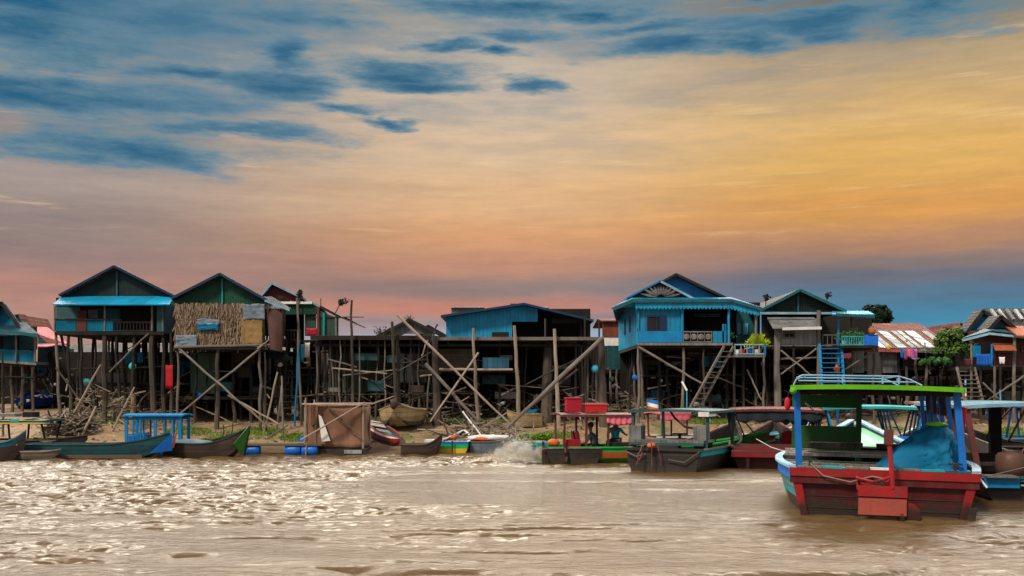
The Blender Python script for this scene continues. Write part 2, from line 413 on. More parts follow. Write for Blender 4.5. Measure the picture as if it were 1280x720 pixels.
# fine cirrus streaks
st = wnoise((.13, 1.15, 0), 7, .58, 11.)
sky = mixc(1., sky, mixc(mrange(st.outputs['Fac'], .3, .72), (.90, .91, .93), (1.12, 1.09, 1.05)), 'MULTIPLY')
st3 = wnoise((.45, 2.6, 0), 8, .7, 90.)
sky = mixc(1., sky, mixc(mrange(st3.outputs['Fac'], .3, .7), (.93, .94, .95), (1.07, 1.06, 1.05)), 'MULTIPLY')
wisp = wnoise((.10, 1.5, 0), 9, .7, 133.)
sky = mixc(mth('MULTIPLY', mrange(wisp.outputs['Fac'], .56, .74, 0, .45, True), mrange(el, 6, 9)), sky, srgb(.99, .83, .62))
st2 = wnoise((.07, .55, 0), 6, .6, 29.)
sky = mixc(mrange(st2.outputs['Fac'], .5, .72, 0, .55), sky, mixc(1., sky, (.80, .80, .84), 'MULTIPLY'))
# the gaps of blue between the clouds; the first also darkens the corner as vignetting
GAPS = [(-20, 15, 280, 100), (70, 30, 230, 68), (30, 148, 230, 22), (215, 42, 85, 34), (20, 85, 150, 36), (150, 148, 170, 17), (60, 150, 150, 15), (330, 75, 30, 26), (335, 115, 75, 26), (250, 108, 90, 14), (370, 32, 75, 14), (300, 172, 110, 9), (170, 205, 150, 26), (500, 92, 90, 17), (530, 108, 70, 11), (610, 68, 36, 6), (640, 10, 170, 16), (640, 45, 60, 6), (665, 103, 40, 8), (830, 68, 95, 12), (800, 42, 70, 8), (1000, 48, 130, 15), (925, 70, 60, 14), (1050, 62, 70, 13), (950, 4, 60, 12), (1180, 40, 80, 26), (1130, 0, 120, 12), (500, 155, 40, 5), (740, 20, 90, 10), (430, 140, 60, 8), (560, 60, 50, 8)]
best = None
for (px, py, rx, ry) in GAPS:
    ex, ey = az_of(640 + rx) , el_of(488 - ry)
    ca, ce = az_of(px), el_of(py)
    d = vmth('LENGTH', vmth('MULTIPLY_ADD', warp, (1 / ex, 1 / ey, 0.), (-ca / ex, -ce / ey, 0.)).outputs[0]).outputs['Value']
    best = d if best is None else mth('SMOOTH_MIN', best, d, .18)
edge = wnoise((.17, .85, 0), 9, .68, 51.)
gap = mth('ADD', mth('SUBTRACT', 1.12, best), mth('MULTIPLY', mth('SUBTRACT', edge.outputs['Fac'], .5), 2.3))
gapm = mrange(gap, -.38, .6, 0, 1, True)
deep = mrange(gap, .15, 1.2, 0, 1, True)
blue = mixc(deep, srgb(.38, .53, .60), srgb(.03, .36, .50))
sky = mixc(mth('MULTIPLY', gapm, .95), sky, blue)
# a veil of grey-blue cloud over the upper sky, torn by the same wind
veil = wnoise((.075, .42, 0), 7, .62, 71.)
vm = mth('MULTIPLY', mrange(veil.outputs['Fac'], .46, .62, 0, 1, True), mth('MULTIPLY', mrange(el, 10, 17, 0, 1, True), mrange(az, 24, -6, .25, 1)))
sky = mixc(mth('MULTIPLY', vm, .5), sky, srgb(.37, .51, .60))
# unseen sky overhead and behind; bright front band added to light the water
up = mrange(el, 21, 32, 0, 1, True)
back = mrange(sp.outputs[1], .55, -.35, 0, 1, True)
far = mth('MAXIMUM', up, back)
nz = N.new('ShaderNodeTexNoise'); nz.inputs['Scale'].default_value = 2.6; nz.inputs['Detail'].default_value = 6; L.new(tc.outputs['Generated'], nz.inputs['Vector'])
dome = mixc(mrange(nz.outputs['Fac'], .35, .65), tuple(DOME * c for c in (.74, .76, .82)), tuple(DOME * c for c in (1.1, 1.0, .9)))
low = mixc(mrange(nz.outputs['Fac'], .35, .65), tuple(BACK * c for c in (.80, .82, .88)), tuple(BACK * c for c in (1.1, 1.0, .9)))
front = mth('MULTIPLY', mrange(sp.outputs[1], -.1, .55, 0, 1, True), mrange(el, 47, 32, 0, 1, True))
frontc = mixc(mrange(nz.outputs['Fac'], .3, .7), tuple(FRONT * c for c in (.88, .81, .73)), tuple(FRONT * c for c in (1.12, .98, .78)))
sky = mixc(up, mixc(back, sky, low), mixc(front, dome, frontc))
ns = N.new('ShaderNodeTexSky'); ns.sky_type = 'NISHITA'; ns.sun_disc = False
ns.sun_elevation = math.radians(SUN_EL); ns.sun_rotation = math.radians(SUN_AZ)
nb = N.new('ShaderNodeBackground'); nb.inputs[1].default_value = .05
L.new(ns.outputs[0], nb.inputs[0])
L.new(sky, bg.inputs[0]); bg.inputs[1].default_value = SKY
ms = N.new('ShaderNodeMixShader'); ms.inputs[0].default_value = .95   # the cloud deck covers nearly all of the clear sky
L.new(nb.outputs[0], ms.inputs[1]); L.new(bg.outputs[0], ms.inputs[2]); L.new(ms.outputs[0], outw.inputs[0])
W.cycles.sampling_method = 'MANUAL'; W.cycles.sample_map_resolution = 512

sun = bpy.data.lights.new('sun', 'SUN'); sun.energy = SUN_E; sun.angle = math.radians(9); sun.color = (1, .86, .69)
so = bpy.data.objects.new('sun', sun); COL.objects.link(so)
d = Vector((math.sin(math.radians(SUN_AZ)) * math.cos(math.radians(SUN_EL)), math.cos(math.radians(SUN_AZ)) * math.cos(math.radians(SUN_EL)), math.sin(math.radians(SUN_EL))))
so.rotation_euler = d.to_track_quat('Z', 'Y').to_euler(); so.location = d * 60

# ---------------------------------------------------------------- water
def lattice(x, y, seed):
    """vectorised smooth value noise"""
    xi = np.floor(x).astype(np.int64); yi = np.floor(y).astype(np.int64); fx = x - xi; fy = y - yi
    fx = fx * fx * fx * (fx * (fx * 6 - 15) + 10); fy = fy * fy * fy * (fy * (fy * 6 - 15) + 10)
    def h(a, b):
        n = (a * 374761393 + b * 668265263 + seed * 982451653) & 0x7fffffff
        n = ((n ^ (n >> 13)) * 1274126177) & 0x7fffffff
        return ((n ^ (n >> 16)) & 0xffff) / 65535.
    return (h(xi, yi) * (1 - fx) + h(xi + 1, yi) * fx) * (1 - fy) + (h(xi, yi + 1) * (1 - fx) + h(xi + 1, yi + 1) * fx) * fy
def fbm(x, y, seed, o=4, g=.55):
    s = 0; a = 1; t = 0
    for i in range(o):
        s = s + a * lattice(x * 2 ** i + 17.3 * i, y * 2 ** i - 9.1 * i, seed + i * 7); t += a; a *= g
    return s / t
def grid_object(name, xs, ys, zfn, m, smooth=True):
    gx, gy = np.meshgrid(xs, ys); gz = zfn(gx, gy); nx, ny = len(xs), len(ys)
    me = bpy.data.meshes.new(name); me.vertices.add(nx * ny)
    me.vertices.foreach_set('co', np.stack([gx, gy, gz], -1).astype(np.float32).ravel())
    i = (np.arange(ny - 1)[:, None] * nx + np.arange(nx - 1)[None, :]).ravel()
    q = np.stack([i, i + 1, i + nx + 1, i + nx], -1)
    me.loops.add(q.size); me.polygons.add(len(q)); me.loops.foreach_set('vertex_index', q.ravel().astype(np.int32))
    me.polygons.foreach_set('loop_start', np.arange(len(q), dtype=np.int32) * 4)
    if smooth: me.polygons.foreach_set('use_smooth', np.ones(len(q), dtype=bool))
    me.materials.append(m); me.update(calc_edges=True); me.validate()
    o = bpy.data.objects.new(name, me); COL.objects.link(o); return o
def waves(x, y):
    z = np.zeros_like(x)
    # long low wakes whose crests lie along the bank, ridged into narrow troughs
    wx = x + 1.2 * (fbm(x * .25, y * .25, 5, 2) - .5) * 4
    a = fbm(wx * .15, y * .95, 11, 3, .5); rd = 1 - np.abs(2 * a - 1)
    patch = np.clip((fbm(x * .10 + 3.1, y * .32, 31, 3) - .46) * 5, 0, 1)
    z += -.15 * rd ** 9 * patch
    # chop: shorter, broken crests, strongest to the left
    left = np.clip(.50 - x / 14, .12, 1.0)
    b = fbm(x * 1.0 + y * .2, y * 3.0, 41, 4, .55); rb = 1 - np.abs(2 * b - 1)
    p2 = np.clip((fbm(x * .14, y * .22, 61, 3) - .43) * 5, 0, 1)
    z += -.12 * rb ** 4 * p2 * left * (.45 + 1.1 * fbm(x * 2.2, y * 5.0, 47, 3, .6))
    # wet ripple band along the bank and round the boats
    sh = np.clip(1.4 - np.abs(y - 36.2) / 3.2, 0, 1) * np.clip((fbm(x * .12, y * .3, 71, 2) - .25) * 4, 0, 1)
    c = fbm(x * 1.1, y * 2.0, 81, 3, .5); z += -.2 * (1 - np.abs(2 * c - 1)) ** 3 * sh
    nb_ = np.exp(-((x - 8.0) / 4.8) ** 4 - ((y - 17.5) / 3.2) ** 4)
    z += -.12 * (1 - np.abs(2 * fbm(x * .75, y * 2.4, 91, 3, .5) - 1)) ** 3 * nb_
    calm = .2 + .8 * np.clip((fbm(x * .09 + 7, y * .2, 25, 3) - .38) * 5, 0, 1) * (1 - .75 * np.exp(-((x - 1.5) / 5.5) ** 4))
    z += .055 * calm * (fbm(x * .9, y * 2.6, 21, 5, .62) - .5)
    # a few long furrows left by passing boats
    for (px, py, rx, am, ph) in ((640, 661, 2.3, 1.0, 0), (610, 668, 2.0, .8, 2), (720, 655, 1.6, .9, 4), (530, 632, 1.5, .8, 1), (570, 641, 1.6, .6, 3), (660, 689, 1.5, .8, 5), (760, 676, 1.2, .7, 6), (470, 712, 1.3, .9, 7), (640, 716, 1.6, 1.0, 8), (330, 671, 1.1, .8, 9), (560, 700, 1.2, .5, 11), (850, 612, 1.2, .7, 12), (210, 625, 2.2, .9, 13), (120, 641, 1.8, .9, 14), (260, 652, 1.6, .8, 15), (90, 612, 2.0, .8, 16), (300, 606, 2.2, .7, 17), (60, 668, 1.3, .8, 18), (170, 694, 1.2, .7, 19)):
        cy = 3120. / (py - 488.); cx = (px - 640) * cy / 1300.
        dy = y - cy - .10 * np.sin(x * 1.1 + ph) - .05 * np.sin(x * 2.7 + ph * 2) + .25 * (fbm(x * .7 + ph, y * .2, 101 + ph, 2) - .5)
        env = np.exp(-((x - cx) / rx) ** 4) * np.clip((fbm(x * 1.3 + ph * 3, y * .8, 131 + ph, 2) - .18) * 4, 0, 1)
        z += -am * env * (.10 * np.exp(-(dy / .07) ** 2) - .03 * np.exp(-((dy - .22) / .13) ** 2))
    # bow wave thrown up beside the moving green boat
    z += .12 * np.exp(-((x + .3) / .9) ** 2 - ((y - 34.6) / .8) ** 2) * (.5 + fbm(x * 3, y * 3, 3, 3))
    return z
wm = bpy.data.materials.new('muddy_water'); wm.use_nodes = True
n_ = wm.node_tree.nodes; l_ = wm.node_tree.links; b_ = n_['Principled BSDF']
b_.inputs['Roughness'].default_value = .11; b_.inputs['IOR'].default_value = 1.33
t_ = n_.new('ShaderNodeTexCoord')
def wn_(st, sc, de, ro=.6):
    v = n_.new('ShaderNodeVectorMath'); v.operation = 'MULTIPLY'; v.inputs[1].default_value = st; l_.new(t_.outputs['Object'], v.inputs[0])
    n = n_.new('ShaderNodeTexNoise'); n.inputs['Scale'].default_value = sc; n.inputs['Detail'].default_value = de; n.inputs['Roughness'].default_value = ro
    l_.new(v.outputs[0], n.inputs['Vector']); return n.outputs['Fac']
cr = n_.new('ShaderNodeMix'); cr.data_type = 'RGBA'; cr.inputs[6].default_value = (*WATER_A, 1); cr.inputs[7].default_value = (*WATER_B, 1)
l_.new(wn_((.3, .6, 1), .4, 4), cr.inputs[0]); l_.new(cr.outputs[2], b_.inputs['Base Color'])
bu = n_.new('ShaderNodeBump'); bu.inputs['Strength'].default_value = 1; bu.inputs['Distance'].default_value = .05
l_.new(wn_((1, 2.6, 1), 3.2, 7), bu.inputs['Height']); l_.new(bu.outputs[0], b_.inputs['Normal'])
ys = [8.0]
while ys[-1] < 46: ys.append(ys[-1] + max(.028, .0024 * ys[-1]))
water = grid_object('water', np.arange(-26, 26.01, .085), np.array(ys), waves, wm)
tag(water, 'muddy brown river in front of the village', kind='structure')
# the rest of the river, out to the sides and behind, just below the rippled sheet
me = bpy.data.meshes.new('water')
xo, y0_, y1_ = 1200., ys[0], ys[-1]
me.from_pydata([(-xo, -900, -.02), (xo, -900, -.02), (xo, y0_, -.02), (-xo, y0_, -.02), (-26, y0_, -.02), (-26, y1_, -.02), (-xo, y1_, -.02), (26, y0_, -.02), (xo, y1_, -.02), (26, y1_, -.02)], [],
               [(0, 1, 2, 7, 4, 3), (3, 4, 5, 6), (7, 2, 8, 9)])
me.materials.append(wm); o = bpy.data.objects.new('water', me); COL.objects.link(o); tag(o, 'open river water to the sides', kind='structure')

# ---------------------------------------------------------------- bank and land, one sheet to the horizon
gm = bpy.data.materials.new('mud_bank'); gm.use_nodes = True
n_ = gm.node_tree.nodes; l_ = gm.node_tree.links; b_ = n_['Principled BSDF']; b_.inputs['Roughness'].default_value = .9
t_ = n_.new('ShaderNodeTexCoord')
def two(f, a, b):
    x = n_.new('ShaderNodeMix'); x.data_type = 'RGBA'
    l_.new(f, x.inputs[0])
    for i, v in ((6, a), (7, b)):
        if isinstance(v, tuple): x.inputs[i].default_value = (*v, 1)
        else: l_.new(v, x.inputs[i])
    return x.outputs[2]
def rg(v, a, b):
    x = n_.new('ShaderNodeMapRange'); x.inputs[1].default_value = a; x.inputs[2].default_value = b; l_.new(v, x.inputs[0]); return x.outputs[0]
c_ = two(rg(wn_((1, 1, 1), .7, 8), .35, .7), (.30, .20, .11), (.17, .115, .07))
c_ = two(rg(wn_((1, 1, 1), 4.5, 6), .56, .66), c_, (.42, .32, .21))
c_ = two(rg(wn_((1, 1, 1), .45, 6), .55, .64), c_, (.085, .13, .02))
z_ = n_.new('ShaderNodeSeparateXYZ'); l_.new(t_.outputs['Object'], z_.inputs[0])
wet = n_.new('ShaderNodeMapRange'); wet.inputs[1].default_value = .06; wet.inputs[2].default_value = .3; l_.new(z_.outputs[2], wet.inputs[0])
c_ = two(wet.outputs[0], (.085, .055, .03), c_)
l_.new(c_, b_.inputs['Base Color'])
bu = n_.new('ShaderNodeBump'); bu.inputs['Strength'].default_value = .8; bu.inputs['Distance'].default_value = .08
l_.new(wn_((1, 1, 1), 3., 9), bu.inputs['Height']); l_.new(bu.outputs[0], b_.inputs['Normal'])
gv = np.vectorize(ground)
xs = np.concatenate([[-1500, -400, -120, -60], np.arange(-34, 34.1, .3), [60, 120, 400, 1500]])
ys2 = np.concatenate([np.arange(36, 58, .28), np.arange(58, 80, 1.5), [90, 120, 200, 500, 1500]])
bank = grid_object('ground', xs, ys2, lambda x, y: gv(x, y), gm)
tag(bank, 'muddy tan river bank rising to the village', kind='structure')
# ---------------------------------------------------------------- boats: local axes x across, y from stern (0) to bow (L), z up from the waterline
class Hull:
    def __init__(s, L, b, h, stern=.85, bow_rise=.5, stern_rise=.0, draft=.25, full=.38, double=False, tip=.04, flare=.8):
        s.L, s.b, s.h, s.stern, s.bow_rise, s.stern_rise, s.draft, s.full, s.double, s.tip, s.flare = L, b, h, stern, bow_rise, stern_rise, draft, full, double, tip, flare
    def half(s, t):
        st = s.tip if s.double else s.stern
        if t < s.full: k = t / s.full; w = st + (1 - st) * math.sin(k * math.pi / 2) ** (.75 if s.double else 1)
        else: k = (t - s.full) / (1 - s.full); w = s.tip + (1 - s.tip) * (1 - k ** 2.2)
        return s.b / 2 * w
    def sheer(s, t): return s.h + s.bow_rise * max(0, (t - .5) / .5) ** 2.2 + s.stern_rise * max(0, (.4 - t) / .4) ** 2
    def keel(s, t):
        k = max(0, (t - .7) / .3); z = -s.draft + (s.sheer(t) * .72 + s.draft) * k ** 2.4
        if s.double:
            k = max(0, (.25 - t) / .25); z = max(z, -s.draft + (s.sheer(t) * .7 + s.draft) * k ** 2.2)
        return z
    def mesh(s, bands=(0, 0, 0), inner=1, rim=2, n=16, th=.05, floor=.12):
        """bands: material of strakes from the gunwale down (3); returns MB"""
        mb = MB(); loops = []
        for i in range(n + 1):
            t = i / n; w = s.half(t); zs = s.sheer(t); zk = s.keel(t); H = zs - zk; y = t * s.L
            prof = [(1, 1), (.985, .80), (.94, .5), (s.flare, .14), (.0, 0)]
            out = [(-w * a, y, zk + H * b) for a, b in prof] + [(w * a, y, zk + H * b) for a, b in reversed(prof[:-1])]
            zi = max(zk + .06, min(floor, zs - .05)); ww = max(w - th, w * .3)
            inn = [(ww, y, zs), (ww * .9, y, zi + .02), (0, y, zi), (-ww * .9, y, zi + .02), (-ww, y, zs)]
            loops.append(out + inn)
        k = len(loops[0])
        mats = [bands[0], bands[1], bands[2], bands[2], bands[2], bands[2], bands[1], bands[0], rim, inner, inner, inner, inner, rim]
        for l in loops: mb.v += [tuple(p) for p in l]
        for i in range(n):
            for j in range(k):
                j2 = (j + 1) % k
                mb.f.append((i * k + j, (i + 1) * k + j, (i + 1) * k + j2, i * k + j2)); mb.m.append(mats[j])
        for base, rev in ((0, False), (n * k, True)):   # stern board and stem
            for j in range(4):
                q = (base + j, base + j + 1, base + 7 - j, base + 8 - j) if j < 3 else (base + 3, base + 4, base + 5)
                mb.f.append(q[::-1] if rev else q); mb.m.append(bands[0] if j == 0 else bands[1] if j == 1 else bands[2])
        return mb
    def rail(s, side, w=.07, h=.06, n=16, t0=0., t1=1., dz=.02):
        mb = MB(); pts = []
        vs = []
        for i in range(n + 1):
            t = t0 + (t1 - t0) * i / n; x = side * s.half(t); z = s.sheer(t) + dz
            vs += [(x - w / 2, t * s.L, z - h / 2), (x + w / 2, t * s.L, z - h / 2), (x + w / 2, t * s.L, z + h / 2), (x - w / 2, t * s.L, z + h / 2)]
        fs = [(i * 4 + j, i * 4 + (j + 1) % 4, i * 4 + 4 + (j + 1) % 4, i * 4 + 4 + j) for i in range(n) for j in range(4)]
        fs += [(3, 2, 1, 0), (n * 4, n * 4 + 1, n * 4 + 2, n * 4 + 3)]
        return mb.add(vs, fs)
def boat_root(name, label, cat, px, Y, head, group, z=0., roll=0, pitch=0):
    """px, Y: where the middle of the stern meets the water"""
    o = root(name, label, cat, (X(px, Y), Y, z), group, world=False)
    o.rotation_euler = (math.radians(pitch), math.radians(roll), math.radians(-head)); return o
def deck(r, H, t0, t1, z, m='deck_board', name='deck'):
    mb = MB(); n = 8; vs = []
    for i in range(n + 1):
        t = t0 + (t1 - t0) * i / n; w = H.half(t) - .05
        zz = min(z, H.sheer(t) - .03) if callable(z) is False else z(t)
        vs += [(-w, t * H.L, zz), (w, t * H.L, zz), (w, t * H.L, zz - .04), (-w, t * H.L, zz - .04)]
    fs = [(i * 4 + j, i * 4 + 4 + j, i * 4 + 4 + (j + 1) % 4, i * 4 + (j + 1) % 4) for i in range(n) for j in range(4)]
    fs += [(0, 1, 2, 3), (n * 4 + 3, n * 4 + 2, n * 4 + 1, n * 4)]
    return part(mb.add(vs, fs), name, m, r)
def canopy(r, H, y0, y1, w, z, roof_m, rim_m, post_m, posts=4, camber=.12, th=.06, pw=.07, under='wood_black', lean=0., fringe=None, fr_ys=None):
    """roof on two rows of posts"""
    mb = MB(); nu, nv = 10, 6
    top = lambda u, v: Vector(((u * 2 - 1) * w, y0 + (y1 - y0) * v, z + camber * (1 - (u * 2 - 1) ** 2)))
    mb.sheetgrid(lambda u, v: top(u, v) + Vector((0, 0, th)), nu, nv, 0)
    mb.sheetgrid(lambda u, v: top(1 - u, v), nu, nv, 1)
    rf = part(mb, 'roof', [roof_m, under], r)
    e = MB()
    for y in (y0, y1):
        for i in range(nu):
            a, b = top(i / nu, 0), top((i + 1) / nu, 0); a.y = b.y = y
            e.beam(a + Vector((0, 0, th * .5)), b + Vector((0, 0, th * .5)), th * .8, th * 1.5)
    for sx in (-1, 1): e.beam((sx * w, y0, z + th * .5), (sx * w, y1, z + th * .5), th * .8, th * 1.5)
    part(e, 'roof_edge', rim_m, rf)
    for sx in (-1, 1):
        for i in range(posts):
            y = y0 + .12 + (y1 - y0 - .24) * i / max(1, posts - 1); t = max(0, min(1, y / H.L))
            part(MB().beam((sx * (H.half(t) - .06), y, H.sheer(t) - .02), (sx * (w - .08 - lean), y, z + .01), pw, pw, up=(0, 1, 0)), 'post', post_m, r)
    return rf
def bench(r, y, w, z, m, dz=.3, depth=.3):
    part(MB().box((-w, y, z + dz - .04), (w, y + depth, z + dz)).box((-w * .8, y + .05, z), (-w * .7, y + depth - .05, z + dz - .04)).box((w * .7, y + .05, z), (w * .8, y + depth - .05, z + dz - .04)), 'bench', m, r)
def seat(r, x, y, z, m='crimson_seat', face=1):
    mb = MB().box((x - .24, y - .22, z), (x + .24, y + .22, z + .16))
    part(mb, 'seat', m, r)
    b = MB().sheetgrid(lambda u, v: Vector((x - .25 + .5 * u, y - face * (.2 + .1 * v), z + .14 + v * .55 - .08 * (2 * u - 1) ** 4)), 8, 6)
    part(b, 'seat_back', m, r, solid=.07)
def cloth_drop(name, mats, parent, a, b, drop, scallop=0, sag=.0, n=24, wave=.03, org=None, thick=.012, seed=0):
    """cloth hung along the line a-b, falling by drop; lower edge scalloped"""
    a = Vector(a); b = Vector(b); sd = (b - a).cross(Vector((0, 0, 1))).normalized()
    def fn(u, v):
        p = a.lerp(b, u); d = drop
        if scallop: d = drop * (.72 + .28 * abs(math.sin(math.pi * u * scallop)))
        p = p + Vector((0, 0, -sag * 4 * u * (1 - u)))
        p.z -= d * v; p += sd * wave * v * math.sin(u * 31 + seed)
        return p
    mb = MB().sheetgrid(fn, n, 5)
    return mb.build(name, mats, parent, org, True, thick)
def skin_body(name, m, pts, edges, parent=None, sub=2):
    """one continuous figure grown over a skeleton with a Skin modifier; pts: (x,y,z,r)"""
    me = bpy.data.meshes.new(name); me.from_pydata([p[:3] for p in pts], edges, [])
    o = bpy.data.objects.new(name, me); COL.objects.link(o); me.materials.append(M(m))
    me.skin_vertices.new() if hasattr(me.skin_vertices, 'new') else None
    sk = o.modifiers.new('skin', 'SKIN')
    if len(me.skin_vertices) == 0:
        bpy.context.view_layer.objects.active = o; o.select_set(True); bpy.ops.mesh.customdata_skin_add(); o.select_set(False)
    lay = me.skin_vertices[0].data
    for i, p in enumerate(pts):
        r_ = p[3] if isinstance(p[3], tuple) else (p[3], p[3]); lay[i].radius = r_; lay[i].use_root = (i == 0)
    sk.use_smooth_shade = True; sk.branch_smoothing = .6
    sb = o.modifiers.new('smooth', 'SUBSURF'); sb.levels = sub; sb.render_levels = sub
    if parent is not None: o.parent = parent
    return o
def seated_person(label, loc, head, shirt, lean=.1, arms='tiller', group=None):
    """z of loc = the seat; figure faces local +y"""
    r = root('person', label, 'person', loc, group, world=False); r.rotation_euler = (0, 0, math.radians(-head))
    S = [(0, 0, .08, (.15, .12)), (0, .01, .28, (.14, .1)), (0, lean * .6, .48, (.16, .1)), (0, lean, .56, .055), (0, lean + .01, .64, .05), (0, lean + .02, .75, (.085, .1)), (0, lean + .03, .84, (.075, .09)),
         (-.1, .03, .06, .085), (-.13, .42, .08, .065), (-.13, .44, -.33, .045), (-.13, .55, -.38, .04), (.1, .03, .06, .085), (.13, .42, .08, .065), (.13, .44, -.33, .045), (.13, .55, -.38, .04)]
    if arms == 'tiller': A = [(-.19, lean * .7, .5, .055), (-.28, .05 + lean, .25, .042), (-.2, .28 + lean, .16, .03), (-.17, .36 + lean, .15, .026), (.19, lean * .7, .5, .055), (.3, .0, .27, .042), (.26, .25, .15, .03), (.24, .33, .13, .026)]
    else: A = [(-.19, lean * .7, .5, .055), (-.36, .12, .34, .042), (-.5, .3, .3, .03), (-.56, .36, .3, .026), (.19, lean * .7, .5, .055), (.27, .06, .26, .042), (.18, .3, .17, .03), (.14, .37, .16, .026)]
    pts = S + A
    ed = [(0, 1), (1, 2), (2, 3), (3, 4), (4, 5), (5, 6), (0, 7), (7, 8), (8, 9), (9, 10), (0, 11), (11, 12), (12, 13), (13, 14), (2, 15), (15, 16), (16, 17), (17, 18), (2, 19), (19, 20), (20, 21), (21, 22)]
    skin_body('body', 'skin', pts, ed, r)
    sh = [(0, 0, .07, (.17, .14)), (0, .01, .28, (.165, .125)), (0, lean * .6, .48, (.18, .12)), (0, lean * .95, .565, .07), (-.19, lean * .7, .5, .075), tuple((A[1][i] * .75 + A[0][i] * .25 if i < 3 else .062) for i in range(4)), (.19, lean * .7, .5, .075), tuple((A[5][i] * .75 + A[4][i] * .25 if i < 3 else .062) for i in range(4))]
    skin_body('shirt', shirt, sh, [(0, 1), (1, 2), (2, 3), (2, 4), (4, 5), (2, 6), (6, 7)], r)
    tr = [(0, 0, .07, (.165, .135)), (-.1, .03, .06, .105), (-.13, .42, .08, .085), (-.13, .44, -.2, .065), (.1, .03, .06, .105), (.13, .42, .08, .085), (.13, .44, -.2, .065)]
    skin_body('trousers', 'trousers', tr, [(0, 1), (1, 2), (2, 3), (0, 4), (4, 5), (5, 6)], r)
    hd = Vector((0, lean + .025, .8))
    part(MB().blob(hd + Vector((0, -.022, .03)), (.098, .105, .105), 14, 10, .08, 3, zmin=hd.z - .06), 'hair', 'hair', r, smooth=True)
    f = MB()
    f.blob(hd + Vector((0, .105, -.035)), (.016, .024, .024), 6, 5, 0)
    for sx in (-1, 1): f.blob(hd + Vector((sx * .088, .0, -.03)), (.014, .026, .034), 6, 5, 0)
    part(f, 'nose_and_ears', 'skin', r, smooth=True)
    ey = MB()
    for sx in (-1, 1): ey.blob(hd + Vector((sx * .034, .098, -.005)), (.014, .008, .008), 6, 4, 0)
    part(ey, 'eyes', 'hair', r)
    return r
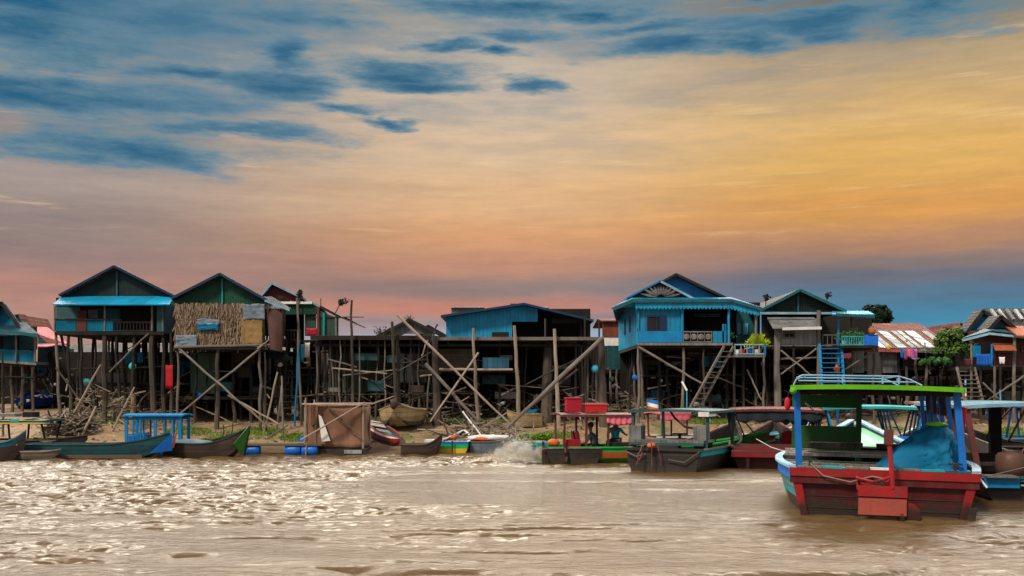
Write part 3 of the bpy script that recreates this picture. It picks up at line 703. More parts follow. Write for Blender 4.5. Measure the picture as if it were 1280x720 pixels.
# ---------------------------------------------------------------- stilt houses
class House:
    def __init__(s, name, label, px, Y, cat='stilt house', group='stilt houses along the river'):
        x = X(px, Y); s.Y = Y; s.r = root(name, label, cat, (x, Y, ground(x, Y)), group)
    def add(s, mb, name, m, parent=None, **k): return part(mb, name, m, parent or s.r, **k)
    def post(s, px, Y, py, pyb, r=.045, m='wood_grey', name='porch_post'):
        x = X(px, Y); return s.add(MB().pole((x, Y, Z(pyb, Y)), (x, Y, Z(py, Y)), r, r, .01), name, m)
    def stilt(s, px, Y, py, r=.09, m='wood_mid', lean=0., name='stilt', wob=.05):
        x = X(px, Y); xb = x + lean; zt = Z(py, Y); r *= .8
        return s.add(MB().pole((xb, Y, ground(xb, Y) - .3), (x, Y, zt), r * 1.12, r * .85, wob), name, m)
    def stilts(s, pxa, pxb, Yf, ys, py, n, m='wood_dark', r=.07):  # rear rows default to the darker wood, shade put into their colour
        """rows of stilts behind the front plane; py is the floor line at the front plane"""
        zt = Z(py, Yf)
        for y in ys:
            for i in range(n):
                x = ramp_(X(pxa, Yf), X(pxb, Yf), (i + .5 * R.uniform(.3, 1.4)) / n); yy = y + R.uniform(-.35, .35)
                s.add(MB().pole((x + R.uniform(-.15, .15), yy, ground(x, yy) - .3), (x, yy, zt - .02), r * R.uniform(.8, 1.25), r * .8, .06), 'stilt', m)
        xa, xb = X(pxa, Yf), X(pxb, Yf)
        for k in range(13):   # rails, loose battens and boards stowed between the posts
            y = R.uniform(ys[0] - .6, ys[-1]); z = R.uniform(1.6, zt - .4); x = R.uniform(xa, xb); ln = R.uniform(.8, 2.4); e = R.gauss(0, .35)
            s.add(MB().pole((x, y, z), (min(x + ln, xb), y + R.uniform(-.4, .4), min(z + ln * e, zt - .15)), R.uniform(.02, .045), None, .03, 4, 5), 'batten', R.choice(['wood_grey', 'wood_mid', 'wood_pale', 'wood_dark']))
        for k in range(6):
            y = R.uniform(ys[0], ys[-1]); z = R.uniform(1.8, zt - .9); x = R.uniform(xa, xb - .8); w = R.uniform(.4, 1.1)
            s.add(MB().box((x, y, z), (x + w, y + .05, z + R.uniform(.15, .5))), 'stored_board', R.choice(['plank_brown', 'zinc_old', 'plank_grey', 'teal_dull', 'plank_brown', 'blue_sheet']))
    def bar(s, pa, Ya, pb, Yb, r=.035, m='wood_grey', name='brace', wob=.03):
        return s.add(MB().pole(P(*pa, Ya), P(*pb, Yb), r, r * .75, wob, 6), name, m)
    def wall(s, pa, pb, Y, pyt, pyb, m, name='wall', th=.05, label=None):
        return s.add(MB().box((X(pa, Y), Y, Z(pyb, Y)), (X(pb, Y), Y + th, Z(pyt, Y))), name, m, label=label)
    def side(s, px, Y, Yb, pyt, pyb, m, name='side_wall', th=.05, zt2=None):
        x = X(px, Y); return s.add(MB().box((x - th / 2, Y + .06, Z(pyb, Y)), (x + th / 2, Yb, Z(pyt, Y))), name, m)
    def floor(s, pa, pb, Y, Yb, py, m='plank_dark', th=.14, name='floor'):
        z = Z(py, Y); return s.add(MB().box((X(pa, Y), Y, z - th), (X(pb, Y), Yb, z)), name, m)
    def gable(s, Lp, Ap, Rp, Y, Yb, roof_m, gable_m, edge_m='wood_dark', set_=.45, th=.07, gap=0., post=None, ed=.16, skew=0.):
        """gable facing the river: ridge runs back from Y to Yb"""
        l, a, r = P(*Lp, Y), P(*Ap, Y), P(*Rp, Y); ex = Vector((skew * a.x / Y * (Yb - Y), Yb - Y, 0)); up = Vector((0, 0, th))
        mb = MB()
        for p, q in ((l, a), (a, r)): mb.slab([p, q, q + up, p + up], ex)
        rf = s.add(mb, 'roof', roof_m)
        e = MB()
        for p, q in ((l, a), (a, r)): e.beam(p + Vector((0, -.03, th - ed * .5 + .01)), q + Vector((0, -.03, th - ed * .5 + .01)), .05, ed)
        s.add(e, 'barge_board', edge_m, rf)
        k = .03; g = Vector((0, set_, -.03)); zb = max(l.z, r.z) - gap
        def at(p, q, z): t = (z - p.z) / (q.z - p.z); return p.lerp(q, t)
        s.add(MB().slab([at(l, a, zb + k) + g, a + g, at(r, a, zb + k) + g], (0, .05, 0)), 'gable_wall', gable_m)
        if post: s.add(MB().beam((a.x, Y + set_ - .04, zb), (a.x, Y + set_ - .04, a.z - .15), .07, .06), 'gable_post', post)
        return rf
    def ridge_x(s, pa, pb, Y, py_e, py_r, Yr, Yb, roof_m, over=0., th=.06, name='roof', slant=0):
        """ridge parallel to the river; front slope from eave (Y) to ridge (Yr)"""
        e0, e1 = P(pa, py_e, Y), P(pb, py_e, Y); zr = Z(py_r, Yr)
        x0, x1 = e0.x, e1.x; up = Vector((0, 0, th))
        r0, r1 = Vector((x0 + slant, Yr, zr)), Vector((x1 - slant, Yr, zr)); b0, b1 = Vector((x0, Yb, e0.z)), Vector((x1, Yb, e0.z))
        return s.add(MB().slab([e0, e1, r1, r0], up).slab([r0 + Vector((0, .001, 0)), r1 + Vector((0, .001, 0)), b1, b0], up), name, roof_m)
    def lean_roof(s, pa, pb, Ya, pya, Yb, pyb, m, name='porch_roof', th=.05, pa2=None, pb2=None):
        a0, a1 = P(pa, pya, Ya), P(pb, pya, Ya); b0, b1 = P(pa2 or pa, pyb, Yb), P(pb2 or pb, pyb, Yb)
        if pa2 is None: b0.x, b1.x = a0.x, a1.x
        return s.add(MB().slab([a0, a1, b1, b0], (0, 0, th)), name, m)
    def window(s, pa, pb, pyt, pyb, Y, frame='blue_deep', pane='wood_black', bars=1):
        x0, x1, z0, z1 = X(pa, Y), X(pb, Y), Z(pyb, Y), Z(pyt, Y); w = .07
        f = s.add(MB().box((x0, Y - .05, z0), (x0 + w, Y + .02, z1)).box((x1 - w, Y - .05, z0), (x1, Y + .02, z1)).box((x0 + w, Y - .05, z1 - w), (x1 - w, Y + .02, z1)).box((x0 + w, Y - .05, z0), (x1 - w, Y + .02, z0 + w)), 'window', frame)
        s.add(MB().box((x0 + w, Y - .02, z0 + w), (x1 - w, Y + .015, z1 - w)), 'pane', pane, f)
        if bars: s.add(MB().box(((x0 + x1) / 2 - .02, Y - .045, z0 + w), ((x0 + x1) / 2 + .02, Y - .022, z1 - w)), 'window_bar', frame, f)
        return f
    def rails(s, pa, pb, Y, pyt, pyb, m, n=8, name='railing'):
        x0, x1, z0, z1 = X(pa, Y), X(pb, Y), Z(pyb, Y), Z(pyt, Y)
        mb = MB().box((x0, Y - .03, z1 - .05), (x1, Y + .03, z1)).box((x0, Y - .03, z0), (x1, Y + .03, z0 + .05))
        for i in range(n + 1): x = ramp_(x0 + .02, x1 - .02, i / n); mb.box((x - .015, Y - .015, z0 + .05), (x + .015, Y + .015, z1 - .05))
        return s.add(mb, name, m)
def ladder(name, label, top, bot, w, n, m, group='ladders up to the houses', side=None, th=.06):
    top, bot = Vector(top), Vector(bot); sd = Vector(side or (1, 0, 0)) * (w / 2)
    r = root(name, label, 'ladder', bot, group)
    for k in (-1, 1): part(MB().beam(bot + sd * k - Vector((0, 0, .1)), top + sd * k, th, .1, up=sd), 'side_rail', m, r)
    for i in range(1, n): 
        c = bot.lerp(top, i / n); part(MB().beam(c - sd, c + sd, .14, .035, up=(0, 0, 1)), 'rung', m, r)
    return r
def hanging(label, px0, px1, pyt, pyb, Y, m, cat='laundry', group='cloths hung out to dry', name='hanging_cloth', sc=0, wave=.05):
    a, b = P(px0, pyt, Y), P(px1, pyt, Y)
    o = cloth_drop(name, m, None, a, b, a.z - Z(pyb, Y), sc, .02, 14, wave, org=a.copy(), seed=R.uniform(0, 9)); return tag(o, label, cat, group)

# === 1. green gable house with the blue porch roof, left
h = House('stilt_house', 'tall green gabled stilt house with a blue porch roof strip and blue patched rail', 140, 46)
h.gable((74, 370), (143, 333.5), (218, 371), 46.6, 54.5, 'roof_dark', 'green_dark', 'blue_deep', set_=.35, post='teal_dull', gap=.1, ed=.1, skew=.62)
h.lean_roof(66, 212, 45.5, 381.5, 46.9, 371.5, 'blue_roof', pa2=78, pb2=218)
h.floor(68, 205, 46, 54, 414.5)
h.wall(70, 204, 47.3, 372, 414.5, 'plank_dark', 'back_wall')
h.wall(70, 100, 47.2, 384, 412, 'teal_dull', 'wall_panel'); h.wall(122, 150, 47.2, 386, 412, 'teal_wall', 'wall_panel')
h.wall(68.5, 95, 46.02, 399, 414, 'blue_sheet', 'porch_rail'); h.wall(95.3, 108, 46.0, 398, 415, 'brown_sheet', 'porch_rail', label='brown sheet let into the blue porch rail')
h.wall(108.3, 141, 46.03, 400, 414, 'blue_sheet', 'porch_rail'); h.rails(142, 192, 46.03, 402, 414, 'wood_dark', 12, 'porch_railing')
h.bar((68, 398.5), 46, (152, 400), 46, .035, 'wood_mid', 'hand_rail'); h.wall(97, 108, 46.6, 388, 398, 'red_gable', 'shutter'); h.wall(110, 122, 46.9, 387, 398, 'zinc_old', 'shutter')
h.side(205, 46, 54, 379, 416, 'blue_sheet'); h.wall(196, 205, 46.0, 381, 415, 'teal_dull', 'corner_panel'); h.wall(191, 196, 46.5, 381, 414, 'plank_dark', 'corner_panel')
for px in (68.5, 100, 131, 163, 190, 204): h.post(px, 46.02, 382, 414, .045) if px in (68.5, 131, 190, 204) else None
for px, r_, m_, ln in ((70, .09, 'wood_grey', .25), (86, .1, 'wood_dark', .1), (101, .1, 'wood_dark', 0), (131, .16, 'wood_mid', .0), (146, .08, 'wood_dark', .1), (168, .1, 'wood_dark', -.1), (190, .16, 'wood_mid', .05), (204, .12, 'wood_dark', 0), (214, .1, 'wood_dark', 0)):
    h.stilt(px, 46.15, 417, r_, m_, ln)
h.stilts(70, 214, 46, (48, 50, 52, 53.6), 417, 9)
h.wall(66, 216, 54.2, 440, 520, 'plank_dark', 'lower_wall')  # dark rear sheet, here and on later houses, is added against low sky
h.bar((186, 417), 46, (137, 465), 46, .045, 'wood_grey'); h.bar((70, 460), 45.8, (124, 533), 44.8, .045, 'wood_mid'); h.bar((112, 480), 45.8, (150, 512), 45.2, .045, 'wood_dark')
h.bar((88, 462), 47, (212, 458), 47, .05, 'wood_dark', 'cross_beam'); h.bar((100, 480), 48, (214, 482), 48, .06, 'wood_dark', 'cross_beam'); h.bar((76, 415), 46.1, (88, 470), 46.6, .07, 'wood_black')
h.wall(120, 150, 50.5, 462, 478, 'plank_brown', 'store_platform'); h.floor(116, 212, 48, 53, 478, 'wood_dark', .1, 'lower_deck')
HOUSE1 = h
# === 2. green gable with thatch front
h = House('stilt_house', 'green gabled stilt house fronted by shaggy thatch and a tan sacking panel', 275, 45)
h.gable((214, 374), (275, 343), (334, 376), 45.3, 53, 'roof_dark', 'green_gable', 'blue_deep', set_=.4, post='teal_bright', gap=.25, ed=.11, skew=.62)
h.lean_roof(327, 364, 45.2, 387, 46.8, 372, 'roof_dark', 'side_roof', pa2=320, pb2=340)
h.add(MB().beam(P(331, 375.5, 45.2), P(362, 387.5, 45.2), .05, .1), 'side_roof_edge', 'metal_rail')
h.floor(218, 334, 45, 53, 434, 'plank_dark'); h.floor(218, 334, 44.9, 45.02, 433, 'wood_mid', .13, 'front_beam')
h.wall(221, 330, 46.8, 378, 432, 'plank_dark', 'back_wall')
# thatch panel: boards of straw, many strands through a real thickness
th = MB(); x0, x1, z0, z1 = X(220, 45.05), X(303, 45.05), Z(432, 45.05), Z(380.5, 45.05)
th.box((x0, 45.06, z0), (x1, 45.14, z1)); tp = h.add(th, 'thatch_panel', 'thatch')
st = MB()
for row in range(13):
    z = z1 - (z1 - z0) * row / 13
    for i in range(150):
        x = R.uniform(x0 - .04, x1 + .04); ln = R.uniform(.2, .42); w = R.uniform(.012, .035); y = 45.06 - R.uniform(0, .05) - .012 * (row % 2)
        dx = R.gauss(0, .06); zz = z + R.uniform(-.05, .08); out = R.uniform(.0, .09)
        st.add([(x - w, y, zz), (x + w, y, zz), (x + dx + w * .5, y - out, zz - ln), (x + dx - w * .5, y - out, zz - ln)], [(0, 1, 2, 3)])
h.add(st, 'straw', 'thatch_straw', tp)
def tarp_panel(pa, pb, pt, pb_, Y, m, name, amp=.05):
    x0, x1, z0, z1 = X(pa, Y), X(pb, Y), Z(pb_, Y), Z(pt, Y); sd = R.uniform(0, 50)
    fn = lambda u, v: Vector((ramp_(x0, x1, u) + .03 * mnoise.noise(Vector((v * 6, sd, 0))), Y - abs(amp * mnoise.noise(Vector((u * 4 + sd, v * 4, 1)))) * 1.5, ramp_(z1, z0, v) + .05 * mnoise.noise(Vector((u * 5, sd, v)))))
    return h.add(MB().sheetgrid(fn, 16, 12), name, m, smooth=True, solid=.02)
tarp_panel(301.5, 328, 398, 431, 44.98, 'tan_sack', 'sacking_panel'); tarp_panel(304, 331, 380, 399.5, 44.95, 'grey_tarp', 'tarp'); tarp_panel(247, 273, 405, 412, 44.88, 'blue_tarp', 'tarp'); tarp_panel(246, 274, 399, 406, 44.9, 'grey_tarp', 'tarp'); tarp_panel(220, 246, 419, 434, 44.88, 'grey_tarp', 'tarp')
h.add(MB().slab([P(333, 380, 45), P(352, 392, 47.5), P(352, 440, 47.5), P(337, 437, 45)], (.04, .02, 0)), 'side_panel', 'brown_sheet')
for px, y_ in ((330, 45), (334, 45.4), (348, 47), (354, 47.6)): h.post(px, y_, 385, 434, .05, 'wood_dark', name='side_post')
h.add(MB().pole(P(218, 434, 44.85), P(337, 431, 44.85), .06, .05, .02), 'ledge_pole', 'wood_grey'); h.bar((322, 436), 44.8, (336, 425), 44.8, .04, 'wood_pale')
for px, r_, m_, ln in ((222, .07, 'wood_grey', 0), (273, .12, 'wood_mid', -.05), (325, .08, 'wood_grey', 0)): h.stilt(px, 45.1, 434, r_, m_, ln)
h.stilts(222, 330, 45, (46.5, 48.5, 50.5, 52.2), 435, 5)
h.bar((222, 434), 44.9, (333, 532), 43.6, .055, 'wood_grey', wob=.05); h.bar((325, 436), 44.95, (224, 518), 44.5, .05, 'wood_grey', wob=.05); h.bar((285, 494), 44.6, (348, 530), 43.8, .04, 'wood_pale'); h.bar((222, 497), 46.6, (330, 496), 46.6, .05, 'wood_dark', 'cross_beam')
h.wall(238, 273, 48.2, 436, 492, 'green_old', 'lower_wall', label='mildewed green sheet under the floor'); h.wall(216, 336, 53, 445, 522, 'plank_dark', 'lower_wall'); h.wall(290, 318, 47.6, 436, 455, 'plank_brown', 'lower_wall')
h.floor(216, 334, 46.5, 52, 497, 'wood_dark', .08, 'lower_deck')
HOUSE2 = h
# === 3. red gable
h = House('stilt_house', 'green walled stilt house with a dark red gable and white fascia board', 350, 49)
h.gable((318, 381), (340, 355), (402, 385), 49, 58, 'roof_dark', 'red_gable', 'metal_rail', set_=.3, gap=-.25, ed=.09, skew=.5)
h.lean_roof(392, 425, 49, 397, 57, 397, 'roof_dark', 'side_roof'); h.add(MB().beam(P(400, 383, 48.97), P(426, 397, 48.97), .06, .12), 'side_roof_edge', 'wood_dark')
h.add(MB().slab([P(398, 383, 49), P(425, 397, 49), P(425, 397, 49) + Vector((0, 0, .06)), P(398, 383, 49) + Vector((0, 0, .06))], (0, 8.5, 0)), 'side_roof_sheet', 'roof_dark')
h.add(MB().box((X(342, 48.9), 48.85, Z(380, 48.9)), (X(390, 48.9), 48.95, Z(377, 48.9))), 'fascia', 'white_paint')
h.wall(357, 396, 49.0, 380, 393, 'green_gable', 'wall'); h.wall(330, 357, 49.1, 372, 420, 'plank_dark', 'wall'); h.wall(357, 380, 51.5, 380, 425, 'wood_black', 'back_wall'); h.wall(381, 395, 49.2, 392, 420, 'green_sheet', 'wall')
h.wall(396, 399, 48.95, 382, 420, 'maroon_paint', 'corner_post'); h.wall(399, 423, 49.05, 397, 420, 'green_sheet', 'side_wall')
h.add(MB().slab([P(399, 388, 49.02), P(421, 397.5, 49.02), P(399, 397.5, 49.02)], (0, .05, 0)), 'side_wall_top', 'green_sheet')
h.post(405, 48.95, 391, 424, .05, 'teal_bright', name='wall_post'); h.post(420, 48.98, 397, 424, .05, 'wood_grey', name='wall_post')
h.floor(330, 426, 49, 57.5, 425); h.rails(352, 376, 48.9, 412, 425, 'wood_dark', 6)
for px, r_, m_ in ((334, .08, 'wood_dark'), (346, .07, 'wood_mid'), (358, .07, 'wood_mid'), (374, .08, 'wood_grey'), (388, .06, 'wood_dark'), (396, .07, 'wood_dark'), (404, .06, 'wood_mid'), (412, .06, 'wood_mid'), (420, .06, 'wood_mid'), (427, .06, 'wood_mid')): h.stilt(px, 48.8, 425, r_, m_, R.uniform(-.15, .15))
h.stilts(334, 428, 49, (50.5, 53, 55.5), 427, 6); h.wall(330, 430, 57.4, 445, 515, 'plank_dark', 'lower_wall'); h.bar((334, 470), 48.7, (430, 468), 48.7, .05, 'wood_dark', 'cross_beam')
h.wall(336, 352, 49.5, 432, 448, 'blue_sheet', 'lower_panel'); h.wall(366, 388, 52, 436, 500, 'wood_black', 'lower_wall')
ladder('ladder', 'dark wooden ladder stair between the thatched house and the red gabled house', P(361, 426, 48.2), P(361, 518, 46.4), .75, 12, 'wood_dark')
# === far left pair
h = House('stilt_house', 'teal house with blue balcony boards at the left edge of the village', 14, 52)
h.gable((-38, 420), (2, 378), (26, 412), 52.6, 60, 'slate_roof', 'blue_sheet', 'wood_dark', set_=.4, gap=-.1, skew=.9)
h.lean_roof(-50, 50, 51.3, 420, 53.5, 404, 'slate_roof', pa2=-50, pb2=32); h.add(MB().beam(P(-50, 407, 51.2), P(48, 419.5, 51.2), .06, .16), 'fascia', 'teal_trim')
h.wall(-50, 46, 54.2, 408, 437, 'plank_dark', 'wall'); h.wall(4, 20, 54.1, 415, 436, 'teal_wall', 'wall_panel'); h.wall(24, 44, 54.1, 414, 436, 'teal_dull', 'wall_panel')
h.add(MB().slab([P(-50, 433, 52), P(44.5, 439, 52), P(44.5, 454, 52), P(-50, 448, 52)], (0, .05, 0)), 'balcony_rail', 'blue_sheet'); h.add(MB().beam(P(-50, 448.5, 51.97), P(45, 455, 51.97), .07, .12), 'balcony_sill', 'plank_grey')
h.floor(-50, 44, 52.05, 61, 452)
for px, r_, m_ in ((-6, .08, 'wood_dark'), (3, .09, 'wood_dark'), (15, .1, 'wood_mid'), (28, .1, 'wood_mid'), (41, .09, 'wood_mid')): h.stilt(px, 52.1, 452, r_, m_)
for px in (20, 44): h.post(px, 51.9, 419, 452, .05, 'wood_grey', name='balcony_post')
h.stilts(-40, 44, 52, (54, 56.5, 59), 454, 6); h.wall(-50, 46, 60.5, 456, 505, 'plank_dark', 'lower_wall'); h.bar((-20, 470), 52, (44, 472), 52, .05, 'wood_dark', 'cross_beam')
h.window(30, 40, 468, 478, 54.6, 'teal_bright', 'teal_dull')
h = House('stilt_house', 'dull teal house with a long pink metal roof behind the balcony house', 70, 60)
h.add(MB().slab([P(25, 411, 60), P(88, 433, 60), P(88, 433, 63), P(60, 410.5, 63.5), P(30, 409, 63.5)], (0, 0, .07)), 'roof', 'pink_roof')
h.add(MB().slab([P(48, 419, 59.9), P(60, 430, 59.9), P(86, 433, 59.9), P(86, 470, 59.9), P(46, 470, 59.9)], (0, .05, 0)), 'wall', 'teal_wall'); h.floor(44, 92, 59.5, 66, 470)
h.lean_roof(20, 58, 57.5, 434, 60.2, 430, 'pink_roof', 'awning'); h.wall(60, 72, 59.85, 440, 466, 'wood_black', 'doorway')
for px in (50, 58, 66, 75, 84, 92): h.stilt(px, 59.7, 470, .1, 'wood_mid' if px % 3 else 'wood_dark')
h.stilts(48, 92, 60, (62, 65), 471, 5); h.wall(44, 96, 66, 465, 505, 'plank_dark', 'lower_wall'); h.wall(78, 92, 59.8, 436, 470, 'green_sheet', 'side_wall')
h = House('stilt_house', 'small brown roofed house whose two little gables peep over the balcony house', 16, 66, group='houses of the second row')
h.gable((10, 425), (12, 393), (30, 430), 66.5, 72, 'rust_roof', 'brown_sheet', 'wood_dark', gap=-.2); h.gable((10, 420), (22, 393.5), (29, 412), 65.2, 66.3, 'rust_roof', 'teal_wall', 'wood_dark', set_=.2)
h.wall(8, 44, 67, 418, 455, 'plank_dark', 'wall'); h.floor(6, 46, 66.3, 72, 455)
for px in (10, 22, 34, 44): h.stilt(px, 66.5, 455, .1)
r = root('water_tank_stand', 'small bright blue plastic tank raised on thin posts behind the balcony house', 'water tank', (X(52, 56.5), 56.5, ground(X(52, 56.5), 56.5)))
part(MB().blob(P(52.5, 459.5, 57), (.42, .42, .26), 14, 10, .03), 'tank', 'plastic_blue', r, smooth=True); part(MB().box(P(42, 465, 56.5), P(63, 467, 57.5)), 'stand_top', 'wood_mid', r)
for px, y in ((43.5, 56.6), (61.5, 56.6), (43.5, 57.4), (61.5, 57.4)): part(MB().pole((X(px, y), y, ground(X(px, y), y) - .2), (X(px, y), y, Z(467, y)), .06), 'leg', 'wood_grey', r)

# === big open jetty platform in the middle
h = House('timber_platform', 'broad plank platform on tall bare posts in the middle of the village', 600, 46, 'platform', None)
for a, b, c, m_ in ((545, 752, 421.3, 'plank_grey'), (388, 545, 419.5, 'plank_brown')):
    h.add(MB().box((X(a, 46) + .01, 45.9, Z(c, 46) - .1), (X(b, 46) - .01, 57.5, Z(c, 46))), 'deck', m_)
h.floor(545, 752, 45.84, 45.895, 421.6, 'wood_grey', .13, 'edge_beam'); h.floor(388, 545, 45.84, 45.895, 420, 'wood_dark', .17, 'edge_beam')
for px in (400, 430, 462, 497, 530, 560, 597, 640, 685, 730): h.add(MB().box((X(px, 46) - .05, 46.05, Z(422, 46) - .26), (X(px, 46) + .05, 57.3, Z(422, 46) - .1)), 'joist', 'wood_dark')
for y in (46.3, 49, 52, 55): h.add(MB().box((X(390, 46), y, Z(422, 46) - .38), (X(752, 46), y + .09, Z(422, 46) - .27)), 'bearer', 'wood_dark')
def tall(px0, pt, px1, pb, Y, r0, m, kink=0, name='post'):
    a = P(px1, pb, Y); a.z = ground(a.x, Y) - .3; b = P(px0, pt, Y)
    mb = MB(); pts = []; n = 8
    for i in range(n + 1):
        t = i / n; p = a.lerp(b, t) + Vector((R.uniform(-.025, .025), 0, 0)); 
        if kink: p.x += kink * math.exp(-((t - .8) / .1) ** 2)
        pts.append(p)
    return h.add(mb.tube(pts, [r0 * (1.1 - .4 * i / n) for i in range(n + 1)], 8), name, m)
tall(440, 375, 441.5, 520, 45.6, .07, 'wood_mid', -.06); tall(490, 402, 496, 520, 45.6, .085, 'wood_mid'); tall(497, 421, 499, 520, 45.9, .09, 'wood_mid'); tall(543.5, 420, 547, 530, 45.65, .19, 'wood_mid')
tall(591, 410, 598, 528, 45.6, .08, 'wood_pale'); tall(643, 407, 650, 530, 45.6, .095, 'wood_pale'); tall(692.5, 411, 699, 530, 45.6, .095, 'wood_pale'); tall(686, 424, 683, 528, 46.6, .26, 'wood_mid'); tall(751, 423, 755, 528, 45.7, .2, 'wood_mid'); tall(731, 395, 733, 500, 46.2, .06, 'wood_dark'); tall(681, 398, 683, 500, 48, .05, 'wood_mid'); tall(749, 400, 748, 470, 47, .05, 'wood_dark')
h.stilts(388, 545, 46, (48, 50.2), 423, 9, 'wood_mid', .06); h.stilts(388, 440, 46, (47, 49, 51, 53), 423, 6, 'wood_mid', .07); h.stilts(390, 545, 46, (46.35,), 422, 11, 'wood_grey', .04); h.stilts(440, 545, 46, (47, 49, 51.5), 423, 5, 'wood_mid', .05); h.stilts(550, 750, 46, (47.5,), 423, 6, 'wood_mid', .05); h.stilts(550, 750, 46, (49, 52, 55), 423, 7, 'wood_dark', .1)
for px in (720, 727, 735, 741, 746): tall(px, 424, px + R.uniform(-2, 2), 520, 47 + R.uniform(0, 1), .06, 'wood_grey')
for pa, pb, ya, yb, r_, m_ in (((497, 394), (641, 533), 45.3, 43.6, .06, 'wood_pale'), ((598, 441), (538, 527), 45.35, 44.2, .05, 'wood_pale'), ((532, 455), (598, 527), 45.5, 44.5, .09, 'wood_grey'), ((752.5, 423), (632, 537), 45.2, 43.3, .10, 'wood_grey'), ((738, 440), (655, 482), 46.5, 46, .045, 'wood_mid'), ((722, 462), (640, 527), 46.3, 45.3, .06, 'wood_mid'), ((535, 425), (527, 445), 45.8, 45.9, .04, 'wood_pale'), ((598, 466), (640, 490), 47, 46.5, .05, 'wood_dark'), ((547, 405), (533, 440), 45.5, 46, .04, 'wood_mid')): h.bar(pa, ya, pb, yb, r_, m_)
h.bar((545, 462), 46.3, (641, 462), 46.3, .07, 'wood_pale', 'cross_beam'); h.bar((388, 494), 46.4, (545, 492), 46.4, .045, 'wood_dark', 'cross_beam'); h.bar((640, 482), 48, (752, 480), 48, .05, 'wood_dark', 'cross_beam'); h.bar((390, 440), 48, (545, 441), 48, .045, 'wood_mid', 'cross_beam')
h.wall(546, 592, 47.3, 436, 461, 'log_board', 'plank_screen')
h.floor(545, 650, 46.4, 52, 463, 'wood_dark', .09, 'lower_deck'); h.wall(594, 643, 49, 436, 462, 'plank_dark', 'plank_screen'); h.wall(603, 636, 47.0, 447, 461, 'stripe_blue', 'blue_striped_sheet', label='pale blue striped sheet glimpsed under the platform'); h.wall(603, 632, 47.6, 469, 480, 'teal_wall', 'teal_sheet')
h.wall(428, 480, 48.6, 440, 490, 'green_old', 'green_sheet', label='long mildewed green sheet under the platform'); h.wall(481, 494, 48.7, 445, 482, 'zinc_sheet', 'zinc_sheet'); h.wall(500, 533, 48.3, 442, 478, 'stripe_sheet', 'striped_sheet'); h.wall(402, 424, 48.8, 438, 474, 'zinc_old', 'zinc_sheet')
h.wall(386, 754, 57.2, 432, 515, 'plank_dark', 'back_screen'); h.wall(640, 720, 51, 455, 500, 'plank_dark', 'plank_screen')  # back screen added to keep the space under the platform dark
PLATFORM = h
# === blue building on the platform
h = House('blue_house', 'low bright blue house with a shallow roof standing behind the plank platform', 645, 58, 'house', None)
zb = 416
h.add(MB().slab([P(551, 396.5, 57.6), P(655, 381, 57.6), P(742, 402, 57.6), P(742, 402, 57.6) + Vector((0, 0, .12)), P(655, 381, 57.6) + Vector((0, 0, .12)), P(551, 396.5, 57.6) + Vector((0, 0, .12))], (0, 9, 0)), 'roof', 'blue_deep')
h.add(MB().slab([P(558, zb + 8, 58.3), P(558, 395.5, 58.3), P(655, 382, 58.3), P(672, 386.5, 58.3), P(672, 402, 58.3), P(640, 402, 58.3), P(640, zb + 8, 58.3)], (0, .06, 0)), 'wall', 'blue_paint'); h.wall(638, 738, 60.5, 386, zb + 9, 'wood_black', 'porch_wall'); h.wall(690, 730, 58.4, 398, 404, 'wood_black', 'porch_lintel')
h.floor(556, 744, 58, 66, zb + 8); h.side(558, 58.3, 66, 398, zb + 8, 'blue_paint')
for px in (726, 735): h.post(px, 58.4, 400, 424, .06, 'wood_dark')
h.wall(615, 636, 58.28, 415, 425, 'wood_black', 'hatch')
h.stilts(560, 742, 58, (58.6, 62), zb + 9, 7, 'wood_dark', .1)
h.add(MB().box(P(638, 379.5, 58.8), P(649, 388, 60)), 'roof_box', 'red_gable')
for nm, lb, a, b, t in (('striped_house', 'weathered grey striped wall showing over the left end of the blue roof', 564, 604, 385), ('striped_house', 'weathered grey striped wall showing over the right end of the blue roof', 650, 686, 385)):
    g = House(nm, lb, (a + b) / 2, 70, 'house', 'houses of the second row'); g.wall(a, b, 70, t, 432, 'plank_grey'); g.ridge_x(a - .5, b + .5, 69.8, t, t - .4, 72, 75, 'zinc_old', th=.05); g.floor(a, b, 70.1, 74.5, 432)
    g.side(a + .4, 70, 74.5, t + 1, 432, 'plank_brown')
    for k in range(4): g.stilt(ramp_(a, b, k / 3), 70.1, 432, .12, 'wood_dark')
# === grey gables behind the platform
for L_, A_, R_, Y_, lb in (((470, 421), (512, 399.5), (556, 421), 66, 'grey weathered gable with tufts on its ridge rising behind the platform'), ((524, 421), (535, 407), (558, 420), 72, 'small dark gable tucked behind the tufted grey gable')):
    g = House('grey_house', lb, A_[0], Y_, 'house', 'houses of the second row'); g.gable(L_, A_, R_, Y_, Y_ + 7, 'roof_dark', 'zinc_old', 'wood_dark', gap=-.2, set_=.3); g.wall(L_[0] + 4, R_[0] - 4, Y_ + .4, 420, 455, 'plank_dark'); g.floor(L_[0] + 2, R_[0] - 2, Y_ + .3, Y_ + 6, 455)
    for k in range(5): g.stilt(ramp_(L_[0] + 4, R_[0] - 4, k / 4), Y_ + .6, 456, .1, 'wood_dark')
    if Y_ == 66:
        t_ = MB()
        for k in range(26):
            c = P(512 + R.gauss(0, 2), 399.5, 66.1); a_ = R.uniform(-1.4, 1.4); t_.add([c + Vector((-.02, 0, 0)), c + Vector((.02, 0, 0)), c + Vector((math.sin(a_) * R.uniform(.2, .6), R.uniform(-.1, .1), abs(math.cos(a_)) * R.uniform(.15, .5)))], [(0, 1, 2)])
        g.add(t_, 'ridge_tuft', 'leaf_far')
